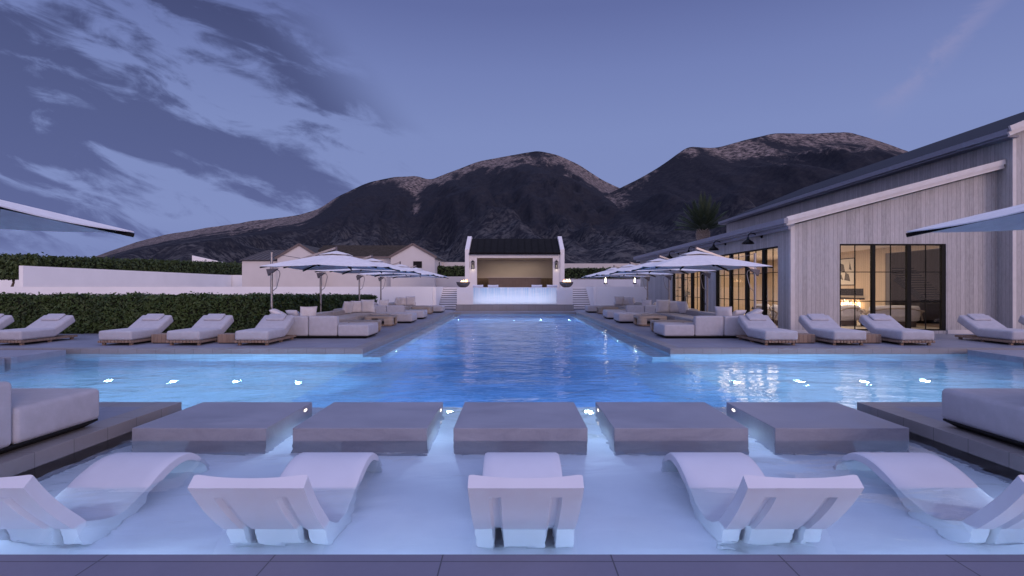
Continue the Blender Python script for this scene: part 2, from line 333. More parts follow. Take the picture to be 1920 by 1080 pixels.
# ------------------------------------------------------------------ mesh helpers
ORG = {}
class MB:
    def __init__(s): s.v = []; s.f = []
    def add(s, v, f):
        n = len(s.v); s.v += [tuple(p) for p in v]; s.f += [tuple(i+n for i in q) for q in f]; return s
    def box(s, x0, x1, y0, y1, z0, z1):
        if x0 > x1: x0, x1 = x1, x0
        if y0 > y1: y0, y1 = y1, y0
        v = [(x0, y0, z0), (x1, y0, z0), (x1, y1, z0), (x0, y1, z0), (x0, y0, z1), (x1, y0, z1), (x1, y1, z1), (x0, y1, z1)]
        return s.add(v, [(0, 3, 2, 1), (4, 5, 6, 7), (0, 1, 5, 4), (1, 2, 6, 5), (2, 3, 7, 6), (3, 0, 4, 7)])
    def bar(s, a, b, w, h=None):
        h = h or w; a = Vector(a); b = Vector(b); d = (b-a).normalized()
        up = Vector((0, 0, 1)) if abs(d.z) < .95 else Vector((0, 1, 0))
        sx = d.cross(up).normalized(); sy = sx.cross(d)
        v = [p+sx*i*w/2+sy*j*h/2 for p in (a, b) for i, j in ((-1, -1), (1, -1), (1, 1), (-1, 1))]
        return s.add(v, [(0, 3, 2, 1), (4, 5, 6, 7), (0, 1, 5, 4), (1, 2, 6, 5), (2, 3, 7, 6), (3, 0, 4, 7)])
    def tube(s, pts, r, n=10, cap=True):
        pts = [Vector(p) for p in pts]; rs = r if isinstance(r, (list, tuple)) else [r]*len(pts)
        base = len(s.v); prev = None
        for i, p in enumerate(pts):
            d = (pts[min(i+1, len(pts)-1)]-pts[max(i-1, 0)]).normalized()
            if prev is None:
                up = Vector((0, 0, 1)) if abs(d.z) < .9 else Vector((1, 0, 0)); a = d.cross(up).normalized()
            else: a = (prev-d*prev.dot(d)).normalized()
            prev = a; b = d.cross(a)
            for k in range(n):
                t = 2*math.pi*k/n; s.v.append(tuple(p+(a*math.cos(t)+b*math.sin(t))*rs[i]))
        for i in range(len(pts)-1):
            for k in range(n):
                k2 = (k+1) % n; o = base+i*n
                s.f.append((o+k, o+k2, o+n+k2, o+n+k))
        if cap:
            s.f.append(tuple(base+k for k in reversed(range(n)))); s.f.append(tuple(base+(len(pts)-1)*n+k for k in range(n)))
        return s
    def lathe(s, prof, c=(0, 0, 0), n=28):
        base = len(s.v)
        for r, z in prof:
            for k in range(n):
                t = 2*math.pi*k/n; s.v.append((c[0]+r*math.cos(t), c[1]+r*math.sin(t), c[2]+z))
        for i in range(len(prof)-1):
            for k in range(n):
                k2 = (k+1) % n; o = base+i*n; s.f.append((o+k, o+k2, o+n+k2, o+n+k))
        return s
    def prism(s, poly, axis, a, b):
        """extrude a polygon along axis ('x','y','z') from a to b; poly gives the other two coords in order"""
        def P(q, t):
            return {'x': (t, q[0], q[1]), 'y': (q[0], t, q[1]), 'z': (q[0], q[1], t)}[axis]
        n = len(poly); v = [P(q, a) for q in poly]+[P(q, b) for q in poly]
        f = [tuple(reversed(range(n))), tuple(range(n, 2*n))]+[(i, (i+1) % n, n+(i+1) % n, n+i) for i in range(n)]
        return s.add(v, f)
    def rbox(s, x0, x1, y0, y1, z0, z1, r=.04, puff=0., seg=4, sub=5, mat=None):
        """rounded, slightly crowned cushion box; mat: optional 4x4"""
        if x0 > x1: x0, x1 = x1, x0
        if y0 > y1: y0, y1 = y1, y0
        c = Vector(((x0+x1)/2, (y0+y1)/2, (z0+z1)/2)); h = Vector(((x1-x0)/2, (y1-y0)/2, (z1-z0)/2)); r = min(r, h.x*.98, h.y*.98, h.z*.98)
        def cs(a):
            e = [-a+r*(1-math.cos(math.pi/2*i/seg)) if False else -a+r*i/seg for i in range(seg)]
            mid = [-(a-r)+2*(a-r)*i/sub for i in range(sub+1)]
            return e+mid+[-q for q in reversed(e)]
        cx, cy_, cz = cs(h.x), cs(h.y), cs(h.z); idx = {}; V = []; Fc = []
        def vid(p):
            k = tuple(round(q, 5) for q in p)
            if k in idx: return idx[k]
            q = Vector(p); inn = Vector((max(-h.x+r, min(h.x-r, q.x)), max(-h.y+r, min(h.y-r, q.y)), max(-h.z+r, min(h.z-r, q.z))))
            d = q-inn
            # map the cube shell to the sphere octant
            w = q.copy()
            if d.length > 1e-9:
                m_ = max(abs(d.x), abs(d.y), abs(d.z)); t = d/m_ if m_ else d
                w = inn+t.normalized()*m_ if False else inn+d.normalized()*m_
            fx, fy, fz = q.x/h.x, q.y/h.y, q.z/h.z
            w += Vector((fx*(1-fy*fy)*(1-fz*fz)*puff*.7, fy*(1-fx*fx)*(1-fz*fz)*puff*.7, fz*(1-fx*fx)*(1-fy*fy)*puff))
            w += c
            if mat: w = mat @ w
            idx[k] = len(V); V.append(tuple(w)); return idx[k]
        for ax, (A, B, a0) in enumerate(((cy_, cz, h.x), (cz, cx, h.y), (cx, cy_, h.z))):
            for sg in (-1, 1):
                for i in range(len(A)-1):
                    for j in range(len(B)-1):
                        def pt(u, v):
                            q = [0, 0, 0]; q[ax] = sg*a0; q[(ax+1) % 3] = u; q[(ax+2) % 3] = v; return q
                        fcs = [vid(pt(A[i], B[j])), vid(pt(A[i+1], B[j])), vid(pt(A[i+1], B[j+1])), vid(pt(A[i], B[j+1]))]
                        if sg < 0: fcs.reverse()
                        Fc.append(tuple(fcs))
        return s.add(V, Fc)
    def build(s, name, mat, parent=None, smooth=False, ang=35, bevel=0.):
        me = bpy.data.meshes.new(name)
        org = Vector((0, 0, 0))
        A = np.array(s.v, dtype=float)
        if parent is not None: org = ORG.get(parent.name, Vector((0, 0, 0)))
        else:
            mn, mx = A.min(0), A.max(0); org = Vector(((mn[0]+mx[0])/2, (mn[1]+mx[1])/2, mn[2]))
        A = A-np.array(org)
        me.from_pydata(A.tolist(), [], s.f); me.update()
        if isinstance(mat, str): mat = M[mat]
        me.materials.append(mat)
        o = bpy.data.objects.new(name, me); COL.objects.link(o)
        if parent is not None: o.parent = parent
        else: o.location = org
        ORG[o.name] = org
        if smooth:
            me.shade_smooth(); me.set_sharp_from_angle(angle=R(ang))
        if bevel:
            b = o.modifiers.new('bevel', 'BEVEL'); b.width = bevel; b.segments = 2; b.limit_method = 'ANGLE'
        return o
def empty(name, loc=(0, 0, 0), world=True):
    o = bpy.data.objects.new(name, None); COL.objects.link(o); o.location = loc; o.empty_display_size = .2
    ORG[o.name] = Vector(loc) if world else Vector((0, 0, 0)); return o
def tag(o, label=None, cat=None, group=None, kind=None):
    for k, v in (('label', label), ('category', cat), ('group', group), ('kind', kind)):
        if v: o[k] = v
    return o
def struct(o): o['kind'] = 'structure'; return o
def copy_tree(o, parent=None):
    c = o.copy(); COL.objects.link(c)
    if parent is not None: c.parent = parent
    for ch in [x for x in bpy.data.objects if x.parent == o]: copy_tree(ch, c)
    return c
def place(proto, used, loc, rz=0.):
    o = proto if not used[0] else copy_tree(proto); used[0] = True
    o.location = loc; o.rotation_euler = (0, 0, rz); return o
def plight(name, loc, col, power, r=.1):
    l = bpy.data.lights.new(name, 'POINT'); l.energy = power; l.color = col; l.shadow_soft_size = r
    o = bpy.data.objects.new(name, l); COL.objects.link(o); o.location = loc; return o
def alight(name, loc, col, power, sx, sy, rot=(0, 0, 0)):
    l = bpy.data.lights.new(name, 'AREA'); l.shape = 'RECTANGLE'; l.size = sx; l.size_y = sy; l.energy = power; l.color = col
    o = bpy.data.objects.new(name, l); COL.objects.link(o); o.location = loc; o.rotation_euler = rot; return o

# ------------------------------------------------------------------ ground, pool basin, decks
Z = .137            # deck level above the water
PX = 3.84           # half width of the long pool
SX = 4.48           # half width of the tanning shelf
YE, YS, YF, YB = 3.23, 7.55, 14.2, 35.8
WX = 19.
# far ground sheet
b = MB(); b.add([(-6000, 44, -.4), (6000, 44, -.4), (6000, 9000, -.4), (-6000, 9000, -.4)], [(0, 1, 2, 3)])
b.add([(-6000, -60, -.45), (-40, -60, -.45), (-40, 44, -.45), (-6000, 44, -.45)], [(0, 1, 2, 3)])
b.add([(40, -60, -.45), (6000, -60, -.45), (6000, 44, -.45), (40, 44, -.45)], [(0, 1, 2, 3)])
b.add([(-40, -60, -.45), (40, -60, -.45), (40, 0, -.45), (-40, 0, -.45)], [(0, 1, 2, 3)])
struct(b.build('ground', 'ground'))
# decks: solid blocks
CW = .30            # coping width
b = MB()
for s in (-1, 1):
    b.box(s*(PX+CW), s*40, YF+CW, 44, -.6, Z)
    b.box(s*(WX+CW), s*40, -4, YF+CW, -.6, Z)
    b.box(s*(SX+CW), s*(WX+CW), YE, YS-CW, -.6, Z)
b.box(-(PX+CW), PX+CW, YB+CW, 37.25, -.6, Z)
struct(b.build('pool_deck', 'deck'))
b = MB()
b.box(-(WX+CW), WX+CW, -4, YE, -.6, Z)
struct(b.build('near_terrace', 'deck_near'))
b = MB()
for s in (-1, 1):
    b.box(s*PX, s*(WX+CW), YF, YF+CW, -.004, Z+.001)
    b.box(s*SX, s*WX, YS-CW, YS, -.004, Z+.001)
struct(b.build('pool_coping', 'coping', bevel=.004))
M['coping_y'] = tiled('coping_stone_long', (.255, .235, .245), .471, 0, .05, 0, .010, .06, .62, axes=(1, 0))
b = MB()
for s in (-1, 1):
    b.box(s*PX, s*(PX+CW), YF+CW, YB+CW, -.004, Z+.001)
    b.box(s*SX, s*(SX+CW), YE, YS-CW, -.25, Z+.001)
    b.box(s*WX, s*(WX+CW), YS, YF, -.004, Z+.001)
b.box(-PX, PX, YB, YB+CW, -.004, Z+.001)
struct(b.build('pool_edge', 'coping_y', bevel=.004))
# basin
YD = 8.25           # where the shelf drops into the deep water
b = MB(); b.box(-SX-.02, SX+.02, YE-.02, YD, -.50, -.34)
struct(b.build('tanning_shelf', 'pool_pale'))
b = MB()
for s in (-1, 1):
    b.box(s*PX, s*WX, YD, YF, -1.55, -1.35)
    b.box(s*(SX+.02), s*WX, YS-.02, YD, -1.55, -1.35)
    rs = [(s*(PX+.001), YD, -1.349), (s*(PX+.001), YF, -1.349), (s*(PX-1.3), YF, -1.651), (s*(PX-1.3), YD, -1.651)]; RAMP = (RAMP if s > 0 else [])+[rs]
    b.box(s*PX, s*(WX+.3), YF+.001, YF+.3, -1.55, -.006)         # far wall of the wide part
    b.box(s*WX, s*(WX+.3), YS, YF, -1.55, -.006)
    b.box(s*(SX+.03), s*WX, YS-.3, YS-.021, -1.55, -.006)
    b.box(s*PX, s*(PX+.3), YF+.3, YB+.3, -1.9, -.006)
b.box(-SX, SX, YD-.02, YD, -1.66, -.51)
b.box(-PX, PX, YB+.001, YB+.3, -1.9, -.006)
struct(b.build('pool_wall', 'pool_mid'))
b = MB(); b.box(-PX, PX, YD, YB, -1.9, -1.65)
struct(b.build('pool_floor', 'pool_deep'))
# sloped floor between the wings and the long pool
M['pool_ramp'] = tiled('ramp_pool_tile', (.38, .58, .84), .30, .30, 0, 0, .01, .06, .8)
b = MB()
for rs in RAMP: b.add([(x, y, z+.003) for x, y, z in rs], [(0, 1, 2, 3)])
struct(b.build('pool_ramp', 'pool_ramp'))
# solid flanks below the shelf coping
b = MB()
for s in (-1, 1): b.box(s*SX, s*(SX+CW), YE, YS-CW, -.6, -.006)
struct(b.build('shelf_wall', 'pad'))
# steps / bench along the long walls
b = MB()
for s in (-1, 1): b.box(s*(PX-.45), s*(PX-.001), YF+.01, YB-.01, -1.64, -.55)
struct(b.build('pool_bench', 'pool_mid'))
# water body, one closed T-shaped volume
e = .012
poly = [(-SX-e, YE-e), (SX+e, YE-e), (SX+e, YS-e), (WX+e, YS-e), (WX+e, YF+e), (PX+e, YF+e), (PX+e, YB+e), (-PX-e, YB+e), (-PX-e, YF+e), (-WX-e, YF+e), (-WX-e, YS-e), (-SX-e, YS-e)]
b = MB(); b.prism(poly, 'z', -1.88, 0.)
struct(b.build('pool_water', 'water'))

# stepping slabs across the pool
used = [0]
def slab(w, d):
    root = empty('stepping_slab', world=False)
    MB().box(-w/2, w/2, 0, d, 0, Z+.25).build('slab', 'pad', root, bevel=.006); return root
SLN = ['leftmost slab of the row of five behind the in-pool loungers', 'second slab from the left in the row across the pool shelf', 'middle slab of the row, straight behind the centre pool lounger',
       'second slab from the right in the row across the pool shelf', 'rightmost slab of the row of five behind the in-pool loungers']
for k in range(5):
    o = MB().box((k-2)*1.736-.725, (k-2)*1.736+.725, 6.14, 7.55, -.34, Z).build('stepping_slab', 'pad', bevel=.006)
    tag(o, 'grey '+SLN[k], 'stepping slab', 'stone slabs crossing the pool')
    # recessed warm lamps in the slab sides
    if k in (0, 1, 3, 4):
        s = 1 if k < 2 else -1
        x = (k-2)*1.736+s*.7255
        q = MB()
        n = 10
        ring = [(x+s*.003, 7.30+.055*math.cos(2*math.pi*i/n), Z-.055+.017*math.sin(2*math.pi*i/n)) for i in range(n)]
        ring2 = [(x-s*.02, p[1], p[2]) for p in ring]
        q.add(ring+ring2, [tuple(range(n)), tuple(range(n, 2*n))]+[(i, (i+1) % n, n+(i+1) % n, n+i) for i in range(n)])
        q.build('step_lamp', 'lamp_warm', o)
for s, nm in ((-1, 'left'), (1, 'right')):
    for j, (y0, y1) in enumerate(((12.42, 13.95), (10.75, 12.27))):
        o = MB().box(s*11.05, s*14.6, y0, y1, -1.4, Z).build('stepping_slab', 'pad', bevel=.006)
        tag(o, ('grey walkway slab at the %s edge of the photo, %s' % (nm, ('against the lounger deck', 'one slab nearer')[j])), 'stepping slab', 'walkway slabs beside the wide pool')

# pool lights, and fill lights added to brighten the water
def pool_light_proto():
    root = empty('pool_light', world=False)
    b = MB(); b.lathe([(.0, -.006), (.052, -.006), (.052, .002)], n=20); lens = b.build('lens', 'lamp_cyan', root)
    b = MB(); b.lathe([(.053, 0), (.053, -.016), (.075, -.016), (.075, 0)], n=24); b.build('rim', 'steel', root, True)
    return root
pl = pool_light_proto(); used = [0]
def pool_light(loc, rot, label, grp, power):
    o = place(pl, used, loc); o.rotation_euler = rot
    tag(o, label, 'pool light', grp)
    from mathutils import Euler
    d = Euler(rot).to_matrix() @ Vector((0, 0, -1))
    if abs(rot[0]) > 3:
        plight('pool_lamp_halo', Vector(loc)+d*.085, (.45, .90, 1.), 2.6 if loc[1] < 20 else 6., .0)
        if loc[2] < -1: d = d*4.
    plight('pool_lamp_glow', Vector(loc)+d*.12, (.56, .72, 1.) if loc[1] < 7.5 else (.56, .80, 1.), power*.55, .0)
names = ['leftmost', 'second from left', 'middle', 'second from right', 'rightmost']
for k, u in enumerate((-3.10, -1.58, -.06, 1.43, 2.95)):
    pool_light((u, 31.3, -1.635), (R(180), 0, 0), 'small glowing light in the pool floor at its far end, %s of five' % names[k], 'floor lights at the far end of the pool', 190)
for s, nm in ((-1, 'left'), (1, 'right')):
    for k, u in enumerate((4.365, 5.62, 6.875, 8.13)):
        pool_light((s*u, 11.32, -1.335), (R(180), 0, 0), 'glowing pool light in the %s wing floor, %s' % (nm, ['nearest the long pool', 'second from the long pool', 'third from the long pool', 'farthest from the long pool'][k]), 'floor lights in the wings of the pool', 220)
for s, nm in ((-1, 'left'), (1, 'right')):
    pool_light((s*.96, 7.92, -.325), (R(180), 0, 0), 'bright pool light seen through the gap %s of the middle slab' % nm, 'lights in the shelf floor', 26)
for s, nm in ((-1, 'left'), (1, 'right')):
    for k, u in enumerate((.86, 2.60)):
        pool_light((s*u, YE+.015, -.19), (R(90), 0, 0), 'added fill light in the near wall of the shelf, %s of centre, %s' % (nm, ('inner', 'outer')[k]), 'added fill lights of the shelf wall', 25)  # invented fixtures, hidden from the camera, that brighten the shelf water
    pool_light((s*(SX-.015), 3.95, -.19), (0, s*R(90), 0), 'added fill light in the %s side wall of the shelf' % nm, 'added fill lights in the shelf side walls', 90)  # made-up lamps out of view, added to light the shelf
    for k, y in enumerate((16., 19., 22., 25., 28.)):
        pool_light((s*(PX-.455), y, -1.05), (0, s*R(90), 0), 'added fill light low in the %s side of the long pool, %s from the viewer' % (nm, ('first', 'second', 'third', 'fourth', 'fifth')[k]), 'added fill lights along the long pool sides', 130)  # invented lamps put in to brighten the long pool
    for k, u in enumerate((6.0, 8.6, 11.2)):
        pool_light((s*u, YS+.005, -.65), (R(90), 0, 0), 'added fill light in the near wall of the %s wing, %s' % (nm, ('inner', 'middle', 'outer')[k]), 'added fill lights in the near walls of the wings', 190)  # unseen lamps added only to light the wing water
for k in range(4):
    x = (k-1.5)*1.736+(.139 if k < 2 else -.139); s_ = -1 if k < 2 else 1
    pool_light((x, 6.75, -.17), (0, -s_*R(90), 0), 'added fill light on a slab flank, %s gap between the slabs' % ('leftmost', 'inner left', 'inner right', 'rightmost')[k], 'added fill lights in the gaps between slabs', 34)  # made-up lamps spilling extra light onto the shelf
for k in range(5):
    pool_light(((k-2)*1.7, YD+.015, -.95), (R(90), 0, 0), 'added fill light below the shelf drop, %s of five' % names[k], 'added fill lights below the shelf drop', 80)  # invented lamps, out of sight, lighting the water past the drop

# ------------------------------------------------------------------ in-pool resin loungers
def ledge_lounger(w=.68):
    prof = [(3.57, .482), (3.63, .405), (3.72, .300), (3.83, .190), (3.96, .075), (4.09, -.03), (4.22, -.100), (4.36, -.125), (4.50, -.095),
            (4.62, -.04), (4.74, .022), (4.88, .078), (5.02, .115), (5.16, .130), (5.30, .118), (5.42, .075), (5.52, .005), (5.60, -.085), (5.65, -.175), (5.67, -.245)]
    # smooth resample (Catmull-Rom)
    P = [Vector((0, a, b if b > 0 else b*1.36)) for a, b in prof]; S = []
    for i in range(len(P)-1):
        p0, p1, p2, p3 = P[max(i-1, 0)], P[i], P[i+1], P[min(i+2, len(P)-1)]
        for k in range(3):
            t = k/3
            S.append(.5*((2*p1)+(-p0+p2)*t+(2*p0-5*p1+4*p2-p3)*t*t+(-p0+3*p1-3*p2+p3)*t**3))
    S.append(P[-1])
    xs = [-.5, -.49, -.47, -.36, -.325, -.30, -.24, -.215, -.16, -.08, 0, .08, .16, .215, .24, .30, .325, .36, .47, .49, .5]
    n = len(S); m_ = len(xs); V = []; base_y = 3.98
    tops = []; bots = []
    for i, p in enumerate(S):
        d = (S[min(i+1, n-1)]-S[max(i-1, 0)]).normalized(); nrm = Vector((0, -d.z, d.y))
        if nrm.z < 0 and i < n-6: nrm = -nrm
        if i >= n-6: nrm = Vector((0, abs(d.z), d.y))
        th = .100 if i < n*.45 else .100-.045*min(1, (i-n*.45)/(n*.4))
        hd = max(0, 1-(p.y-3.57)/.55)
        t_row = []; b_row = []
        for x in xs:
            ww = w*(1+.05*hd)
            sag = -.030*hd*(1-(2*x)**2)
            edge = -.010*max(0, (abs(x)-.47)/.03)
            q = p+nrm*(sag+edge); t_row.append((x*ww, q.y, q.z))
            ax = abs(x)
            g = 1. if .235 <= ax <= .305 else 0.
            head_fade = 1. if (p.y > 3.64) else 0.
            q = p-nrm*(th-.032*g*head_fade*(1 if p.y < 4.6 else 0))
            zz = q.z
            if 4.02 < p.y < 4.62 and not g: zz = min(zz, -.335+max(0, abs(p.y-4.32)-.20)*1.1)
            b_row.append((x*ww*(1-.0*hd), q.y, max(zz, -.338)))
        tops.append(t_row); bots.append(b_row)
    for i in range(n): V += tops[i]+bots[i]
    Fc = []; k = 2*m_
    for i in range(n-1):
        for j in range(m_-1):
            a = i*k+j; Fc.append((a, a+1, a+1+k, a+k))
            a = i*k+m_+j; Fc.append((a+1, a, a+k, a+1+k))
        a = i*k; Fc.append((a+k, a+k+m_, a+m_, a)); a = i*k+m_-1; Fc.append((a, a+m_, a+m_+k, a+k))
    for j in range(m_-1):
        Fc.append((j+1, j, m_+j, m_+j+1)); a = (n-1)*k; Fc.append((a+j, a+j+1, a+m_+j+1, a+m_+j))
    b = MB(); b.add([(x, y-base_y, z) for x, y, z in V], Fc); return b
ll = ledge_lounger().build('pool_lounger', 'resin', None, True, 28)
ll_off = Vector(ll.location)   # bbox base offset
NL = ['leftmost white curved lounger in the shallow water, cut by the frame edge', 'white curved lounger in the shallow water, second from the left', 'centre white curved lounger in the shallow water, seen straight from behind',
      'white curved lounger in the shallow water, second from the right', 'rightmost white curved lounger in the shallow water, cut by the frame edge']
used = [0]
for k in range(5):
    o = place(ll, used, (((k-2)*1.72)+ll_off.x, 3.98+ll_off.y, ll_off.z))
    tag(o, NL[k], 'pool lounger', 'resin loungers standing in the shallow pool shelf')
# upper pool loungers
for k, u in enumerate((-2.5, -1.47, 1.5, 2.54)):
    o = place(ll, used, (u+ll_off.x, 39.1+ll_off.y, 1.39+ll_off.z))
    tag(o, 'white lounger in the raised pool before the pavilion, %s of four' % ['leftmost', 'second from left', 'second from right', 'rightmost'][k], 'pool lounger', 'loungers in the raised pool')

# ------------------------------------------------------------------ sun loungers on the deck
def sun_lounger():
    root = empty('sun_lounger', world=False)
    fr = MB()
    for s in (-1, 1): fr.box(s*.40, s*.44, .02, 1.92, .065, .125)
    for i in range(17): fr.box(-.40, .40, .16+i*.108, .16+i*.108+.075, .075, .118)
    fr.build('frame', 'wood', root)
    sl_ = MB()
    for i in range(10): sl_.rbox(-.445+i*.0895, -.445+i*.0895+.078, -.035, .10, .068, .132, .012, 0, 2, 1)
    sl_.build('end_slat', 'wood', root, True)
    for sx in (-.36, .36):
        for y in (.10, 1.0, 1.80): MB().box(sx-.035, sx+.035, y-.035, y+.035, 0, .075).build('leg', 'wood', root)
    MB().rbox(-.44, .44, -.03, 1.16, .135, .385, .055, .018).build('mattress', 'fabric', root, True, 60)
    mt = Matrix.Translation((0, 1.13, .14)) @ Matrix.Rotation(R(27), 4, 'X')
    bk = MB().rbox(-.44, .44, 0, .84, 0, .235, .05, .015, mat=mt).build('backrest', 'fabric', root, True, 60)
    MB().rbox(-.25, .25, .47, .80, .238, .298, .028, .012, 3, 4, mat=mt).build('headrest', 'pillow' if False else 'fabric', root, True, 60)
    return root
slg = sun_lounger(); used = [0]
LU = [(6.97, 'nearest the sectional sofa'), (8.77, 'second from the sectional sofa'), (10.56, 'third from the sectional sofa'), (13.46, 'fourth out, past the gap'), (15.26, 'outermost, cut by the frame')]
for s, nm in ((-1, 'by the hedge'), (1, 'by the clad house')):
    for u, d in LU:
        o = place(slg, used, (s*u, 14.97, Z))
        tag(o, 'pale sun lounger %s, %s' % (nm, d), 'sun lounger', 'sun loungers in a row %s' % nm)
used = [0]
st = empty('side_table', world=False)
MB().rbox(-.28, .28, -.25, .25, .02, .25, .012, 0, 2, 1).build('body', 'wood', st, True)
MB().box(-.25, .25, -.22, .22, 0, .02).build('plinth', 'plinth', st)
for s, nm in ((-1, 'by the hedge'), (1, 'by the house')):
    for u, d in ((7.87, 'between first and second loungers from the sofa'), (9.67, 'between second and third loungers from the sofa')):
        o = place(st, used, (s*u, 15.75, Z)); tag(o, 'low wooden box %s, %s' % (nm, d), 'side table', 'box tables between sun loungers')

# ------------------------------------------------------------------ sofas, cushions, coffee tables
def seat(root, x0, x1, y0, y1, m='fabric'):
    MB().rbox(x0, x1, y0, y1, Z+.075, Z+.415, .05, .015).build('seat', m, root, True, 60)
def back(root, x0, x1, y0, y1, m='fabric', h=.67):
    MB().rbox(x0, x1, y0, y1, Z+.075, Z+h, .05, .01).build('backrest', m, root, True, 60)
def plinth(root, x0, x1, y0, y1):
    if x0 > x1: x0, x1 = x1, x0
    i = .05; lo = [(x0+.12, y0+.10), (x1-.12, y0+.10), (x1-.12, y1-.10), (x0+.12, y1-.10)]; hi = [(x0+i*.4, y0+i*.4), (x1-i*.4, y0+i*.4), (x1-i*.4, y1-i*.4), (x0+i*.4, y1-i*.4)]
    v = [(x, y, Z+.001) for x, y in lo]+[(x, y, Z+.06) for x, y in hi]+[(x, y, Z+.08) for x, y in hi]
    f = [(3, 2, 1, 0), (8, 9, 10, 11)]
    for a in (0, 4): f += [(a+k, a+(k+1) % 4, a+4+(k+1) % 4, a+4+k) for k in range(4)]
    MB().add(v, f).build('plinth', 'plinth', root)
def cushion_proto():
    b = MB(); n = 14; V = []; Fc = []
    for sgn in (1, -1):
        for i in range(n+1):
            for j in range(n+1):
                a, c = -1+2*i/n, -1+2*j/n
                pin = 1-.075*(1-(a*a)) if abs(c) > .999 else 1
                sx = a*(1-.07*(1-a*a*0)*(1-abs(c))*0)
                # pinched sides
                X = a*(1-.07*(1-c*c)*0-.0)*(1-.06*(1-(c)**2)*abs(a)**6); Y = c*(1-.06*(1-(a)**2)*abs(c)**6)
                h = .085*max(0, (1-a**4))**.55*max(0, (1-c**4))**.55+.006
                V.append((X*.26, sgn*h, Y*.26+.26))
    m_ = (n+1)**2
    for i in range(n):
        for j in range(n):
            a = i*(n+1)+j
            Fc.append((a, a+1, a+n+2, a+n+1)); Fc.append((m_+a+n+1, m_+a+n+2, m_+a+1, m_+a))
    per = [j for j in range(n+1)]+[i*(n+1)+n for i in range(1, n+1)]+[n*(n+1)+j for j in range(n-1, -1, -1)]+[i*(n+1) for i in range(n-1, 0, -1)]
    for a, c in zip(per, per[1:]+per[:1]): Fc.append((c, a, m_+a, m_+c))
    b.add(V, Fc); return b
cp = cushion_proto().build('throw_cushion', 'pillow', None, True, 70); cp_used = [0]
cp.location = (0, 0, 0)
_zmin = 0.
def cushion(x, y, z, rz, tilt, label, grp, sc_=1., roll=0.):
    o = cp if not cp_used[0] else cp.copy()
    if cp_used[0]: COL.objects.link(o)
    cp_used[0] = 1
    o.location = (x, y, z); o.rotation_mode = 'XYZ'
    o.rotation_euler = (Matrix.Rotation(rz, 3, 'Z') @ Matrix.Rotation(tilt, 3, 'X') @ Matrix.Rotation(roll, 3, 'Y')).to_euler()
    o.scale = (sc_,)*3
    tag(o, label, 'cushion', grp)
def coffee_table(x, y, w, d, label):
    root = empty('coffee_table', (x, y, Z))
    h = .40; r = .16; t = .085
    # rounded-corner ring seen from the front: top, two curved sides; open through front and side
    def rr(w2, d2, r2, n=6):
        out = []
        for cx_, cy_, a0 in ((w2-r2, d2-r2, 0), (-w2+r2, d2-r2, 90), (-w2+r2, -d2+r2, 180), (w2-r2, -d2+r2, 270)):
            for k in range(n+1):
                a = R(a0+90*k/n); out.append((x+cx_+r2*math.cos(a), y+cy_+r2*math.sin(a)))
        return out
    MB().prism(rr(w/2, d/2, r), 'z', Z+h-t, Z+h).build('top', 'wood_pale', root, bevel=.008)
    MB().prism(rr(w/2-.03, d/2-.03, r), 'z', Z+.02, Z+.075).build('base', 'wood', root, bevel=.005)
    for sx in (-1, 1):
        for sy in (-1, 1):
            n = 6; cx_, cy_ = sx*(w/2-r-.004), sy*(d/2-r-.004); a0 = {(1, 1): 0, (-1, 1): 90, (-1, -1): 180, (1, -1): 270}[(sx, sy)]
            out = [(x+cx_+r*math.cos(R(a0+90*k/n)), y+cy_+r*math.sin(R(a0+90*k/n))) for k in range(n+1)]
            lw = .16
            inn = [(x+cx_+(r-.07)*math.cos(R(a0+90*k/n)), y+cy_+(r-.07)*math.sin(R(a0+90*k/n))) for k in range(n+1)]
            e0 = Vector((-math.sin(R(a0)), math.cos(R(a0))))*-lw; e1 = Vector((-math.sin(R(a0+90)), math.cos(R(a0+90))))*lw
            out = [(out[0][0]+e0.x, out[0][1]+e0.y)]+out+[(out[-1][0]+e1.x, out[-1][1]+e1.y)]
            inn = [(inn[0][0]+e0.x, inn[0][1]+e0.y)]+inn+[(inn[-1][0]+e1.x, inn[-1][1]+e1.y)]
            MB().prism(out+inn[::-1], 'z', Z+.075, Z+h-t).build('leg', 'wood_pale', root)
    tag(root, label, 'coffee table', 'pale wooden coffee tables on the deck')
